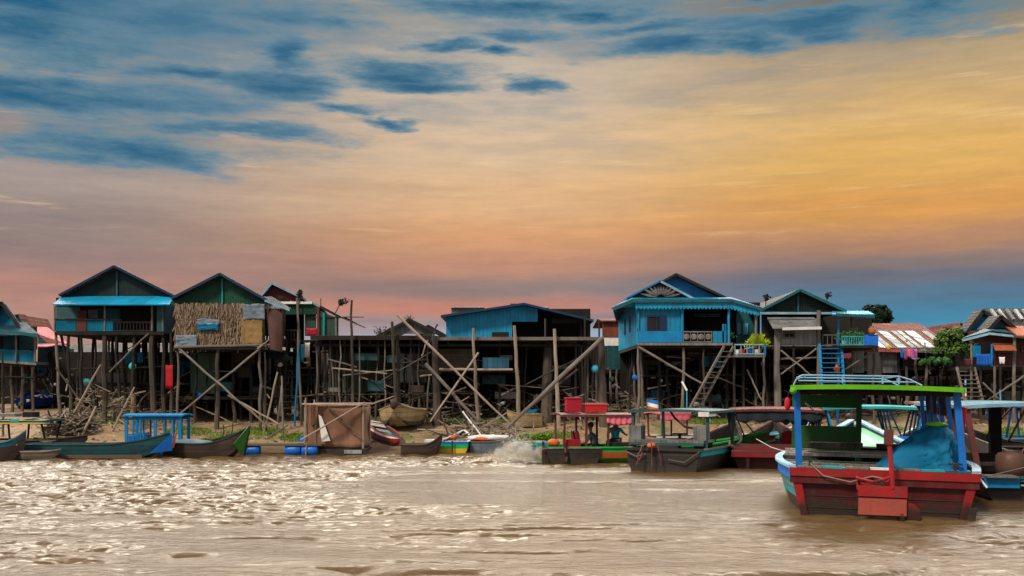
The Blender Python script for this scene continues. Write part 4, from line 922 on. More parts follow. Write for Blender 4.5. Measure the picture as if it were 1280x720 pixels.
# === rust and white house between platform and blue house
h = House('rust_house', 'narrow house with rust red upper sheets over a white band beside the big blue house', 765, 56, 'house', 'houses of the second row')
h.wall(753, 788, 56, 402, 422, 'rust_wall', 'upper_wall'); h.wall(753, 788, 56.02, 422.4, 432, 'white_paint', 'white_band'); h.wall(754, 788, 56.05, 432.4, 462, 'teal_wall', 'lower_wall'); h.ridge_x(752, 790, 55.8, 402, 399.5, 58.5, 62, 'rust_roof'); h.floor(753, 790, 56.1, 61.5, 462)
for px in (755, 763, 771, 786): h.stilt(px, 56, 462, .08, 'wood_grey')
h.wall(752, 790, 61.3, 462, 510, 'plank_dark', 'back_screen')
# === 4. the big blue house
h = House('stilt_house', 'big bright blue stilt house with a fan carved gable and scalloped eaves', 850, 46)
h.gable((766, 387), (845, 343.5), (930, 384), 46.6, 55, 'roof_dark', 'blue_plain', 'wood_dark', set_=.5, gap=-.3, ed=.1, skew=.75)
fg = [P(783, 374, 46.2), P(826, 352, 46.2), P(868, 374, 46.2)]
h.add(MB().slab([fg[0] + Vector((0, .1, 0)), fg[1] + Vector((0, .1, 0)), fg[2] + Vector((0, .1, 0))], (0, .06, 0)), 'front_gable_wall', 'wood_black')
rf = h.add(MB().slab([fg[1], fg[2], fg[2] + Vector((0, 0, .08)), fg[1] + Vector((0, 0, .08))], (0, 1.2, 0)).slab([fg[0], fg[1], fg[1] + Vector((0, 0, .08)), fg[0] + Vector((0, 0, .08))], (0, 1.2, 0)), 'front_gable_roof', 'blue_plain')
h.add(MB().beam(fg[1], fg[2], .05, .09), 'barge_board', 'metal_rail', rf)
fan = MB(); c = P(826, 372.5, 46.22)
for k in range(11):
    a_ = math.radians(12 + 15.6 * k); ln = min(.62 / max(.2, math.sin(a_)), 1.15) * .82; d_ = Vector((math.cos(a_), 0, math.sin(a_))); sd = Vector((-d_.z, 0, d_.x))
    fan.slab([c + d_ * .14, c + d_ * ln * .6 + sd * .06, c + d_ * ln, c + d_ * ln * .6 - sd * .06], (0, -.04, 0))
h.add(fan, 'fan_carving', 'plank_grey')
h.add(MB().slab([P(764, 386, 45.7), P(790, 374.5, 45.7), P(914, 374.5, 45.7), P(952, 385.5, 45.7), P(914, 373, 46.6), P(790, 373, 46.6)], (0, 0, .05)), 'eave_roof', 'blue_roof')
h.add(MB().beam(P(766, 387, 45.65), P(790, 376.5, 45.65), .06, .12).beam(P(790, 376.5, 45.65), P(915, 376, 45.65), .06, .12).beam(P(915, 376, 45.65), P(952, 386.5, 45.65), .06, .12), 'fascia', 'teal_dull')
sc = MB()
def scal(pa, pya, pb, pyb, n, top=7.):
    for k in range(n):
        u0, u1 = k / n, (k + 1) / n; um = (u0 + u1) / 2; f = lambda u, d: P(ramp_(pa, pb, u), ramp_(pya, pyb, u) + d, 45.75)
        sc.slab([f(u0, -top), f(u1, -top), f(u1, 0), f(u1 * .8 + u0 * .2, 1.7), f(um, 2.8), f(u0 * .8 + u1 * .2, 1.7), f(u0, 0)], (0, -.03, 0))
scal(794, 384, 912, 384, 26); scal(912.5, 384, 949, 393, 9, 8); h.add(sc, 'scalloped_fringe', 'blue_paint')
h.wall(797, 853, 46, 378, 429.5, 'blue_paint'); h.side(797, 46, 54, 380, 430.5, 'blue_paint'); h.wall(853, 950, 49.2, 378, 430, 'plank_dark', 'back_wall'); h.wall(920, 948, 49.1, 384, 428, 'teal_wall', 'back_wall')
h.window(808.5, 833, 394.5, 415, 45.99, 'blue_deep', 'wood_black'); h.wall(825, 832, 45.93, 396, 413.5, 'blue_deep', 'shutter')
for px0, px1 in ((921, 926), (929, 935)): h.wall(px0, px1, 49.0, 404, 418, 'stripe_blue', 'blue_pane')  # small panes in the blue striped colour
x_ = X(797, 46)
for y_ in (48.5, 50.6): h.add(MB().box((x_ - .06, y_, Z(411, 46)), (x_ + .01, y_ + .45, Z(390, 46))), 'side_shutter', 'blue_deep')
h.floor(797, 915, 45.9, 54, 430.5, 'plank_dark'); h.floor(797, 916, 45.82, 45.895, 428.5, 'plank_grey', .11, 'front_sill'); h.floor(915, 950, 46.5, 54, 428, 'plank_dark')
h.wall(798, 853, 45.88, 414, 428, 'blue_bright' if 0 else 'blue_plain', 'porch_rail', .04); h.wall(891, 906, 45.9, 414, 428, 'blue_paint', 'porch_rail', .04)
h.rails(854, 890, 45.9, 414, 428, 'plank_grey', 4, 'porch_railing')
orn = MB()
for k in range(4):
    c = P(858.5 + 9 * k, 421, 45.9)
    orn.lathe(c, [(.1, -.02), (.14, 0), (.1, .02)], 12, axis='y')
h.add(orn, 'railing_rosette', 'plank_grey')
h.rails(868, 900, 49.05, 392, 396, 'plank_grey', 10, 'transom_grille')
for px in (797.5, 853, 911, 945): h.post(px, 45.95, 378 if px < 940 else 388, 429, .055, 'blue_paint' if px < 940 else 'wood_grey')
for k, px in enumerate((903, 906)): h.wall(px, px + 2, 45.9, 405, 428, 'blue_plain', 'gate_post')
for px, r_, m_ in ((798, .08, 'wood_grey'), (854, .09, 'wood_grey'), (880, .06, 'wood_mid'), (918, .07, 'wood_mid'), (955, .07, 'wood_grey'), (930, .06, 'wood_dark'), (944, .07, 'wood_dark')): h.stilt(px, 46.05, 430 if px < 916 else 440, r_, m_)
for k, y_ in enumerate((47.6, 49.3, 51, 52.8, 53.9)): h.stilt(797 - k * 4.4 + 4, y_, 431, .08, 'wood_grey' if k < 3 else 'wood_dark', .1)
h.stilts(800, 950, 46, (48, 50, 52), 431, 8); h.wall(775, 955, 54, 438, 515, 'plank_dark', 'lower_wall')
h.bar((797, 433), 45.9, (877, 479), 45.2, .06, 'plank_grey' and 'wood_grey'); h.bar((880, 465), 46.2, (935, 487), 46.2, .04, 'wood_mid'); h.bar((934, 462), 45.9, (952, 500), 45.2, .04, 'wood_grey'); h.bar((798, 470), 48, (952, 468), 48, .05, 'wood_dark', 'cross_beam'); h.bar((798, 445), 48.3, (915, 444), 48.3, .05, 'wood_mid', 'cross_beam')
for a, b, c, d_, m_ in ((860, 874, 440, 446, 'plank_grey'), (884, 902, 441, 446, 'plank_grey'), (806, 826, 450, 456, 'plank_brown'), (840, 856, 452, 457, 'zinc_old')): h.wall(a, b, 49.4, c, d_, m_, 'stored_board')
# side shelf
sh = h.floor(917, 957, 45.0, 46.3, 444, 'plank_grey', .08, 'side_shelf'); h.rails(918, 957, 45.02, 430, 443, 'metal_rail', 5, 'shelf_railing'); h.wall(955, 957.5, 44.98, 430, 444, 'blue_plain', 'shelf_post', .05)
HOUSE4 = h
ladder('ladder', 'pale steep ladder leaning under the right corner of the big blue house', P(911, 433, 45.3), P(866, 512, 43.8), .6, 12, 'wood_grey', side=(.8, .6, 0))
# === 5. dark teal gable, grey plank wall
h = House('stilt_house', 'dark teal gabled stilt house with grey plank wall and a long teal veranda roof', 1010, 46.5)
h.gable((950, 389), (1000, 363), (1058, 390), 46.8, 54, 'roof_dark', 'green_dark', 'teal_trim', set_=.35, post='teal_trim', gap=0, ed=.12)
h.add(MB().beam(P(950, 391.5, 46.2), P(1058, 391.5, 46.2), .06, .1), 'fascia', 'metal_rail'); h.lean_roof(1040, 1093, 45.6, 394, 47, 390, 'blue_roof', 'veranda_roof', pa2=1040, pb2=1085); h.add(MB().beam(P(1045, 393, 45.55), P(1093, 396, 45.55), .06, .12), 'veranda_edge', 'teal_trim')
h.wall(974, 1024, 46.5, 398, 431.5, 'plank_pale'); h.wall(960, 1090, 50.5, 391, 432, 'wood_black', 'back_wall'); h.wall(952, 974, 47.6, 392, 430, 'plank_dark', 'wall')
h.window(979, 994, 415, 423, 46.48, 'wood_grey', 'wood_black', 1)
h.lean_roof(966, 1026, 45.6, 411, 46.6, 398, 'zinc_old', 'awning'); h.add(MB().beam(P(978, 411, 45.55), P(1027, 410, 45.55), .05, .12), 'awning_edge', 'white_paint')
h.floor(955, 1096, 46.4, 54, 432.5); h.floor(1050, 1098, 45.2, 46.39, 432, 'plank_dark', .1, 'veranda_floor')
h.wall(1080, 1098, 45.25, 418.5, 431.5, 'plastic_blue', 'veranda_rail'); h.rails(1052, 1080, 45.25, 420, 431.5, 'teal_bright', 9, 'veranda_railing'); h.rails(1028, 1052, 46.4, 418, 431.5, 'wood_grey', 4)
for px, py, r_, m_ in ((972, 405, .19, 'wood_grey'), (1023.5, 388, .13, 'wood_grey'), (992, 432, .07, 'wood_dark'), (1064, 394, .06, 'wood_mid'), (1092, 432, .08, 'wood_mid'), (1048, 396, .07, 'blue_plain')): h.stilt(px, 46.1, py, r_, m_)
h.stilts(960, 1096, 46.4, (48, 50, 52), 433, 8); h.wall(955, 1100, 54, 440, 515, 'plank_dark', 'lower_wall'); h.wall(1066, 1080, 48, 436, 466, 'zinc_old', 'lower_panel'); h.wall(1084, 1099, 47.5, 440, 470, 'plank_grey', 'lower_panel')
h.bar((976, 438), 46, (1015, 470), 45.6, .045, 'wood_grey'); h.bar((1020, 436), 46, (976, 468), 45.6, .04, 'wood_grey'); h.bar((974, 449), 46.3, (1024, 447), 46.3, .05, 'wood_grey', 'cross_beam'); h.bar((1092, 440), 45.8, (1052, 464), 45.4, .045, 'wood_grey'); h.bar((978, 458), 46.4, (1000, 470), 46.4, .03, 'wood_mid')
ladder('ladder', 'bright blue stair ladder up to the veranda of the grey plank house', P(1038, 430, 45.6), P(1042, 490, 44.2), .95, 10, 'blue_plain')
# === 6. rusty striped roof house
h = House('stilt_house', 'grey walled house under a rust and white striped metal roof with a pink eave', 1140, 50)
e = h.ridge_x(1098, 1200, 49.2, 437, 405.5, 53.5, 58, 'rust_roof', slant=.3)
for a, b, m_ in ((1099, 1106, 'stripe_sheet'), (1107, 1114, 'zinc_sheet'), (1121, 1132, 'stripe_sheet'), (1138, 1144, 'zinc_sheet'), (1146, 1151, 'stripe_sheet'), (1156, 1168, 'stripe_sheet'), (1178, 1186, 'zinc_sheet')):
    p0, p1 = P(a, 435.5, 49.4), P(b, 435.5, 49.4); q0 = P(a, 416, 52); q0.x = p0.x; q1 = q0.copy(); q1.x = p1.x; s_ = Vector((0, 0, .12))
    # sheets nailed on the lower part of the front slope
    E0, RR = P(a, 437, 49.2), Z(405.5, 53.5); sl = (RR - E0.z) / (53.5 - 49.2); f = lambda x, y: Vector((x, y, E0.z + sl * (y - 49.2) + .075))
    h.add(MB().slab([f(p0.x, 49.25), f(p1.x, 49.25), f(p1.x + .02, 52.0), f(p0.x + .02, 52.0)], (0, 0, .02)), 'roof_patch', m_)
h.add(MB().beam(P(1098, 438, 49.1), P(1146, 439, 49.1), .08, .13), 'eave_board', 'pink_roof'); h.add(MB().beam(P(1146.5, 439, 49.1), P(1200, 441, 49.1), .08, .13), 'eave_board', 'plank_grey')
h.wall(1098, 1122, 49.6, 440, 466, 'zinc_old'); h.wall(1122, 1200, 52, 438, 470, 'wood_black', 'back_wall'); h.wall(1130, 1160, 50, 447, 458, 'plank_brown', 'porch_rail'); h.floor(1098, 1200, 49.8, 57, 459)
for px, m_, pt in ((1100, 'wood_mid', 440), (1123, 'wood_dark', 440), (1133, 'wood_grey', 458), (1145, 'wood_grey', 440), (1157.5, 'wood_grey', 440), (1175, 'wood_mid', 459), (1192, 'wood_grey', 440)): h.stilt(px, 49.6, pt, .09, m_, R.uniform(-.1, .1))
h.stilts(1100, 1200, 49.8, (51.5, 53.5, 55.5), 460, 8); h.wall(1096, 1202, 57, 462, 510, 'plank_dark', 'lower_wall')
r = root('satellite_dish', 'pale blue satellite dish on a pole before the striped rusty roof', 'satellite dish', P(1157, 440, 48.9))
part(MB().lathe((0, 0, 0), [(.02, .0), (.25, .03), (.42, .1), (.5, .17), (.49, .19), (.24, .05), (.02, .02)], 24, axis='y'), 'dish', 'dish', r); d_ = r.children[0]; d_.location = P(1155, 427, 48.6) - r.location; d_.rotation_euler = (math.radians(-25), math.radians(10), math.radians(150)); 
for v in d_.data.vertices: pass
ORG_fix = d_
part(MB().tube([P(1157, 441, 48.9), P(1156, 428, 48.65)], .03), 'pole', 'metal_rail', r)
# === 7. right hand blue gable house
h = House('stilt_house', 'maroon walled stilt house with blue gables, dark patched roof and an orange awning', 1250, 47)
def ridge_gable(pxl, pyl, pxa, pya, Yf, Yr, Yb, x1, roof, gab, edge):
    """ridge runs along the river; its blue gable end faces left"""
    zr = Z(pya, Yr); ze = Z(pyl, Yf); xl = X(pxa, Yr)
    a0, a1 = Vector((xl - .35, Yf, ze)), Vector((x1, Yf, ze)); r0, r1 = Vector((xl - .35, Yr, zr)), Vector((x1, Yr, zr)); b0, b1 = Vector((xl - .35, Yb, ze)), Vector((x1, Yb, ze))
    q = h.add(MB().slab([a0, a1, r1, r0], (0, 0, .08)).slab([r0 + Vector((0, .001, 0)), r1 + Vector((0, .001, 0)), b1, b0], (0, 0, .08)), 'roof', roof)
    h.add(MB().slab([Vector((xl, Yf + .1, ze)), Vector((xl, Yr, zr - .05)), Vector((xl, Yb - .1, ze))], (.05, 0, 0)), 'gable_wall', gab)
    h.add(MB().beam(a0 + Vector((-.02, 0, .04)), r0 + Vector((-.02, 0, .04)), .06, .16), 'barge_board', edge, q); return q
x1 = X(1340, 47)
# gables facing the river, skewed back to the right like the photo
h.gable((1208, 416), (1229, 388.5), (1262, 416), 48.2, 49.2, 'roof_dark', 'blue_plain', 'wood_dark', set_=.25, gap=-.1)
h.add(MB().slab([P(1229, 388.5, 48.6), P(1340, 388.5, 48.6), P(1340, 415, 46.7), P(1262, 415, 46.7)], (0, 0, .08)), 'roof', 'roof_dark')
h.add(MB().slab([P(1229, 388, 48.75), P(1340, 388, 48.75), P(1340, 412, 54), P(1229, 412, 54)], (0, 0, .08)), 'rear_roof', 'roof_dark')
h.gable((1236, 412), (1251, 395.5), (1270, 412), 46.4, 47.6, 'roof_dark', 'teal_wall', 'wood_dark', set_=.2, gap=-.1)
for a, b, m_ in ((1236, 1240, 'zinc_sheet'), (1246, 1249, 'zinc_sheet'), (1256, 1259, 'plank_grey'), (1266, 1270, 'zinc_sheet'), (1276, 1279, 'zinc_sheet')):
    h.add(MB().slab([P(a, 389.5, 48.5), P(b, 389.5, 48.5), P(b + 9, 402, 47.6), P(a + 9, 402, 47.6)], (0, -.1, .12)), 'roof_patch', m_)
h.add(MB().slab([P(1256, 409, 46.6), P(1340, 409, 46.6), P(1340, 421, 45.2), P(1272, 421, 45.2)], (0, 0, .06)), 'side_roof', 'orange_awning')
h.add(MB().slab([P(1203, 424, 45.8), P(1240, 414, 45.8), P(1272, 420, 45.8), P(1340, 427, 45.8), P(1340, 415, 46.8), P(1262, 413, 46.8), P(1230, 412, 46.8)], (0, 0, .05)), 'porch_roof', 'teal_dull')
h.add(MB().beam(P(1203, 425.5, 45.75), P(1237, 417, 45.75), .06, .1).beam(P(1237, 417, 45.75), P(1340, 428, 45.75), .06, .1), 'fascia', 'metal_rail'); h.wall(1212, 1340, 46.4, 414, 427, 'brown_sheet', 'upper_wall')
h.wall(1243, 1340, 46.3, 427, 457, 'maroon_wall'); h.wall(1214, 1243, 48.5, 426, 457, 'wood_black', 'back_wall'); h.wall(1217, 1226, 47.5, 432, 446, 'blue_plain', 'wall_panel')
h.add(MB().slab([P(1240, 429.5, 46.25), P(1264, 429.5, 46.25), P(1271, 438.5, 45.4), P(1244, 438.5, 45.4)], (0, 0, .04)), 'awning', 'orange_awning')
h.window(1247, 1264, 439.5, 445, 46.28, 'maroon_paint', 'wood_black', 0); h.window(1276, 1290, 432, 440, 46.28, 'maroon_paint', 'wood_black', 0)
h.floor(1212, 1340, 46.2, 54, 458); h.side(1340, 46.3, 54, 425, 457, 'maroon_wall')
for px, r_, m_, pt in ((1214, .07, 'wood_grey', 425), (1243.5, .08, 'wood_grey', 458), (1251, .07, 'wood_dark', 458), (1268, .1, 'wood_grey', 420), (1280, .09, 'wood_dark', 458), (1300, .09, 'wood_dark', 458), (1226, .07, 'wood_dark', 458)): h.stilt(px, 45.9, pt, r_, m_)
h.stilts(1215, 1335, 46.2, (48, 50.5, 53), 459, 8); h.wall(1210, 1340, 54, 460, 515, 'plank_dark', 'lower_wall'); h.post(1240, 45.9, 430, 458, .05, 'blue_plain'); h.bar((1280, 470), 45.6, (1240, 497), 45.2, .05, 'wood_grey'); h.bar((1228, 478), 46, (1250, 500), 45.5, .04, 'wood_grey')
ladder('ladder', 'weathered grey ladder at the left end of the maroon walled house', P(1207, 459, 46.2), P(1219, 506, 45.2), .78, 9, 'wood_grey')
h = House('stilt_house', 'small rusty gable glimpsed between the leafy bush and the blue gables', 1205, 60, group='houses of the second row')
h.gable((1196, 421), (1201, 404), (1216, 424), 60, 68, 'rust_roof', 'zinc_old', 'wood_grey', gap=-.3); h.wall(1190, 1222, 60.5, 418, 470, 'plank_dark'); h.floor(1188, 1224, 60.3, 67, 470); h.lean_roof(1185, 1200, 59.5, 420, 61.5, 414, 'rust_roof', 'side_roof')
for px in (1190, 1200, 1211, 1222): h.stilt(px, 60.6, 470, .1, 'wood_dark')
# === second row of dark houses glimpsed between the stilts
second = [(230, 64, 120, 'plank_brown'), (330, 66, 90, 'teal_dull'), (425, 68, 85, 'zinc_old'), (680, 78, 100, 'plank_brown'), (820, 66, 100, 'plank_brown'), (915, 68, 80, 'teal_dull'), (1010, 66, 90, 'plank_brown'), (1110, 68, 90, 'zinc_old'), (-60, 68, 90, 'plank_brown'), (115, 70, 80, 'zinc_old')]
where = ['behind the thatched house', 'behind the red gabled house', 'behind the left half of the platform', 'behind the low blue house', 'behind the left part of the big blue house', 'behind the veranda of the big blue house', 'behind the grey plank house', 'behind the striped rusty roof', 'beyond the balcony house at the left edge', 'behind the house with the blue porch roof']
for (px, Y_, w_, m_), wh in zip(second, where):
    g = House('rear_house', 'shadowed low plank house standing ' + wh, px, Y_, 'house', 'houses of the second row')
    a, b = px - w_ / 2, px + w_ / 2
    g.wall(a, b, Y_, 442, 482, m_); g.ridge_x(a - 3, b + 3, Y_ - .5, 442, 430, Y_ + 2.5, Y_ + 6, 'roof_dark'); g.floor(a, b, Y_ + .06, Y_ + 5.5, 482)
    g.wall(px - 12, px - 4, Y_ - .02, 452, 482, 'wood_black', 'door'); g.window(px + 10, px + 22, 452, 466, Y_ - .01, 'wood_grey', 'wood_black', 1)
    for k in range(6): g.stilt(ramp_(a + 1, b - 1, k / 5), Y_ + .2, 482, .1, 'wood_dark')
CAN = 'canopied passenger boats'; SML = 'small wooden boats along the bank'
# === near boat with red transom
b = boat_root('passenger_boat', 'large red sterned passenger boat with lime green roof rim and bright blue posts, nearest to the viewer', 'boat', 1102, 20.15, 15, CAN, roll=1.0)
b['label'] = 'large red sterned boat with lime green roof rim and bright blue posts'
H = Hull(9.0, 3.95, .84, stern=.853, bow_rise=.7, full=.3, tip=.05, flare=.84, draft=.3)
NEAR_H = H
part(H.mesh((2, 3, 0), 4, 5, n=24), 'hull', ['red_hull', 'red_hull', 'white_paint', 'teal_bright', 'boat_inner', 'plank_grey'], b)
hw = H.half(0)
# transom: planks, frame, bottom strip
tr = MB().slab([(-hw * .985, -.03, .80), (hw * .985, -.03, .80), (hw * .88, -.03, -.12), (-hw * .88, -.03, -.12)], (0, .028, 0)); T_ = part(tr, 'transom', 'red_hull', b)
fr = MB().box((-hw - .05, -.16, .70), (hw + .05, -.032, .86)); part(fr, 'transom_rail', 'red_paint', b)
part(MB().box((-hw - .04, -.13, .56), (hw + .04, -.033, .695)), 'lower_rail', 'red_hull', b)
for s_ in (-1, 1):
    part(MB().slab([(s_ * hw * .99, -.10, .56), (s_ * (hw * .99 - .17), -.10, .56), (s_ * (hw * .88 - .12), -.10, -.1), (s_ * hw * .89, -.10, -.1)], (0, .07, 0)), 'transom_frame', 'red_paint', b)
part(MB().slab([(hw * 1.0, -.14, .2), (hw * .93, -.14, .2), (hw * .88, -.14, -.12), (hw * .98, -.14, -.12)], (0, .04, 0)), 'skeg', 'hull_black', b)
# pale boards along the stern
for k in range(7):
    x0 = -hw + .1 + k * (2 * hw - .2) / 7
    part(MB().box((x0, -.15, .865), (x0 + (2 * hw - .2) / 7 - (.05 if k in (1, 3) else .015), .12 + R.uniform(-.03, .05), .9)), 'stern_board', ['plank_grey', 'teal_bright', 'plank_grey', 'white_paint', 'plank_grey', 'teal_bright', 'blue_sheet'][k], b)
for s_ in (-1, 1): part(H.rail(s_, .16, .05, dz=.03), 'gunwale', 'gunwale_blue', b)
part(H.rail(-1, .03, .16, dz=-.13, t1=.8), 'blue_stripe', 'blue_bright', b)
deck(b, H, .0, .78, .5, 'deck_board'); deck(b, H, .78, .97, lambda t: H.sheer(t) - .08, 'mint_paint', 'bow_deck')
# raised grey planks across the well
for k, (y, z, m_) in enumerate(((1.0, .82, 'deck_board'), (1.35, .84, 'green_old'), (1.75, .98, 'deck_board'), (2.1, 1.0, 'plank_grey'), (2.5, 1.02, 'deck_board'))):
    part(MB().box((-H.half(.2) + .1, y, z), (.75 - .1 * k, y + .3, z + .06)), 'plank', m_, b)
for y, x0, x1, z in ((1.9, -1.4, -.7, 1.16), (2.6, -1.3, -.2, 1.14), (2.7, .1, .9, 1.13)): part(MB().box((x0, y, z), (x1, y + .28, z + .1)), 'bench', 'wood_dark', b)
part(MB().box((-1.3, .9, .53), (-.2, 1.0, .8)), 'locker', 'wood_black', b)
part(MB().blob((.25, 1.2, .56), (.7, .4, .2), 14, 8, .25, 2, 4, zmin=.505), 'folded_net', 'green_panel', b, smooth=True)
# cabin bulkhead panels (dark green), towards the bow
part(MB().box((-1.7, 4.2, .9), (-.2, 4.26, 1.55)), 'bulkhead', 'green_panel', b); part(MB().box((-1.7, 4.2, 1.98), (-.2, 4.26, 2.28)), 'upper_panel', 'green_panel', b); part(MB().box((-.26, 4.1, .6), (-.14, 4.2, 2.3)), 'bulkhead_post', 'green_panel', b)
for z in (.08, .31): part(MB().box((-hw * .93, -.045, z), (hw * .93, -.031, z + .018)), 'plank_seam', 'hull_black', b)
for x in (-1.35, 1.3): part(MB().box((x - .03, -.12, .9), (x + .03, -.04, 1.0)).box((x - .13, -.1, 1.0), (x + .13, -.06, 1.04)), 'mooring_cleat', 'hull_black', b)
part(MB().tube([(-1.35, -.16, .95), (-1.1, -.2, .72), (-.6, -.2, .62), (-.2, -.18, .74), (.1, -.3, .7)], .013, 5), 'stern_rope', 'wood_pale', b)
part(MB().tube([(-1.45, .3, 2.1), (-1.2, 1.3, 1.9), (-1.42, 2.4, 2.1)], .012, 5), 'line', 'wood_pale', b)
# roof
rz = 2.40
rm = MB(); w_ = 1.56; OX = -.16; y0, y1 = -.25, 6.0
top = lambda u, v: Vector((OX + (u * 2 - 1) * w_, y0 + (y1 - y0) * v, rz + .03 * (1 - (u * 2 - 1) ** 2)))
rm.sheetgrid(lambda u, v: top(u, v) + Vector((0, 0, .07)), 12, 6, 0); rm.sheetgrid(lambda u, v: top(1 - u, v), 12, 6, 1)
rf = part(rm, 'roof', ['blue_sheet', 'wood_black'], b)
e = MB()
for y in (y0, y1):
    for i in range(12):
        a, c = top(i / 12, 0), top((i + 1) / 12, 0); a.y = c.y = y; e.beam(a + Vector((0, 0, .03)), c + Vector((0, 0, .03)), .06, .09)
for s_ in (-1, 1): e.beam((OX + s_ * w_, y0, rz + .03), (OX + s_ * w_, y1, rz + .03), .06, .085)
e.blob((OX - w_ + .03, y0, rz - .03), (.07, .06, .06), 10, 6, .2, 3); part(e, 'roof_rim', 'lime_paint', rf)
for s_ in (-1, 1):
    for k, y in enumerate((.05, 1.2, 2.3, 3.4, 4.5, 5.6)):
        t = y / 9.0
        wd = .125 if k == 0 else .085
        part(MB().beam((s_ * (H.half(0) - .16 - (.06 if s_ > 0 else -.03)), y, H.sheer(0) if k == 0 else .55), (OX + s_ * (w_ - .09), y, rz + .03), wd, wd * .8, up=(0, 1, 0)), 'post', 'blue_bright', b)
for y in (.05, 3.4): part(MB().box((OX - w_ + .1, y - .04, rz - .1), (OX + w_ - .1, y + .04, rz + .005)), 'roof_beam', 'wood_black', b)
for k in range(5): part(MB().box((OX - w_ + .1, .8 + k, rz - .06), (OX + w_ - .1, .86 + k, rz + .015)), 'roof_rib', 'wood_black', b)
# roof rack rail
rl = MB(); z1 = rz + .28
pts = [(-1.68, .3, rz + .1), (-1.62, .3, z1 - .05), (-1.52, .3, z1), (.3, .3, z1), (.5, .3, z1 - .06), (.72, .3, rz + .11)]
rl.tube(pts, .015, 6); rl.tube([(x, 4.5, z) for x, y, z in pts], .015, 6)
for x in (-1.45, .3): rl.tube([(x, .3, z1), (x, 4.5, z1)], .012, 6)
for x in (-.75, .0, .3): rl.tube([(x, .3, rz + .13), (x, .3, z1)], .018, 6)
rl.tube([(-1.6, .3, rz + .17), (.6, .3, rz + .17)], .016, 6); part(rl, 'roof_rack', 'metal_rail', b)
# hanging red valance on the right side
for s_, y0_, y1_ in ((1, 1.4, 3.0), (1, 3.2, 4.6)):
    o = cloth_drop('side_curtain', 'maroon_paint', b, (1.36, y0_, rz), (1.36, y1_, rz), .5, 0, 0, 12, .05)
part(MB().blob((-1.80, .1, rz - .3), (.06, .06, .13), 10, 8, .25, 3), 'red_float', 'red_cloth', b, smooth=True); part(MB().tube([(-1.76, .1, rz), (-1.80, .1, rz - .16)], .008, 5), 'float_cord', 'wood_dark', b)
part(MB().tube([(1.52, .45, 2.1), (1.5, .5, 1.5)], [.05, .03], 8), 'red_ribbon', 'red_cloth', b)
for k in range(5): part(MB().tube([(-1.2 + .1 * math.cos(a_ * .7 + k), 1.5 + .25 * math.sin(a_ * .7 + k), .56 + .03 * k) for a_ in range(10)], .02, 5), 'rope_coil', 'wood_pale', b)
part(MB().blob((-1.1, .45, .66), (.28, .2, .15), 12, 8, .35, 3), 'rag_heap', 'grey_tarp', b, smooth=True); part(MB().lathe((-.55, .5, .52), [(.02, 0), (.12, .0), (.13, .22), (.05, .3), (.04, .36), (.02, .36)], 12), 'jerry_can', 'yellow_paint', b)
# steering gear: tall red rudder stock and blade, propeller guard
part(MB().box((.1, -.625, .395), (.98, -.565, .60)), 'rudder_blade', 'red_paint', b); part(MB().box((.11, -.62, .05), (.97, -.57, .36)), 'rudder_blade', 'rust_red', b)
part(MB().box((.12, -.6, .36), (.97, -.56, .395)), 'rudder_band', 'hull_black', b)
part(MB().tube([(.72, -.6, .55), (.68, -.55, 1.1), (.65, -.5, 1.42)], .045, 8), 'rudder_stock', 'red_paint', b); part(MB().box((.56, -.58, 1.38), (.72, -.44, 1.66)), 'tiller_head', 'maroon_paint', b)
pr = MB().lathe((1.02, -.5, .06), [(.02, -.04), (.22, -.03), (.23, 0), (.22, .03), (.02, .04)], 18, axis='y'); part(pr, 'propeller_guard', 'red_paint', b); part(MB().beam((.9, -.52, .1), (.86, -.52, -.42), .07, .2), 'rudder_foot', 'red_hull', b)
br = MB().tube([(.1, -.14, .75), (.1, -.45, .72), (.4, -.55, .66), (.7, -.58, .78)], .03, 7).tube([(.15, -.14, .6), (.4, -.5, .58), (.65, -.57, .7)], .025, 7).tube([(.1, -.14, .74), (.12, -.2, .5), (.12, -.5, .5)], .025, 6)
part(br, 'rudder_bracket', 'red_paint', b)
ch = MB()
for k in range(12): a_ = k * .9; ch.tube([(.38 + .06 * math.cos(a_) + k * .015, -.58 - .02 * (k % 2), .66 + .06 * math.sin(a_)), (.43 + .06 * math.cos(a_ + .9) + k * .015, -.59, .66 + .06 * math.sin(a_ + .9))], .012, 5)
part(ch, 'chain', 'hull_black', b)
for o_ in b.children:
    if o_.name.split('.')[0] in ('rudder_blade', 'rudder_band', 'rudder_stock', 'tiller_head', 'propeller_guard', 'rudder_foot', 'rudder_bracket', 'chain'): o_.location.x -= .58
part(MB().tube([(1.52, .3, .88), (1.75, .0, .75), (1.86, -.1, .6)], .018, 7), 'mooring_rope', 'white_cloth', b)
bpy.context.view_layer.update()
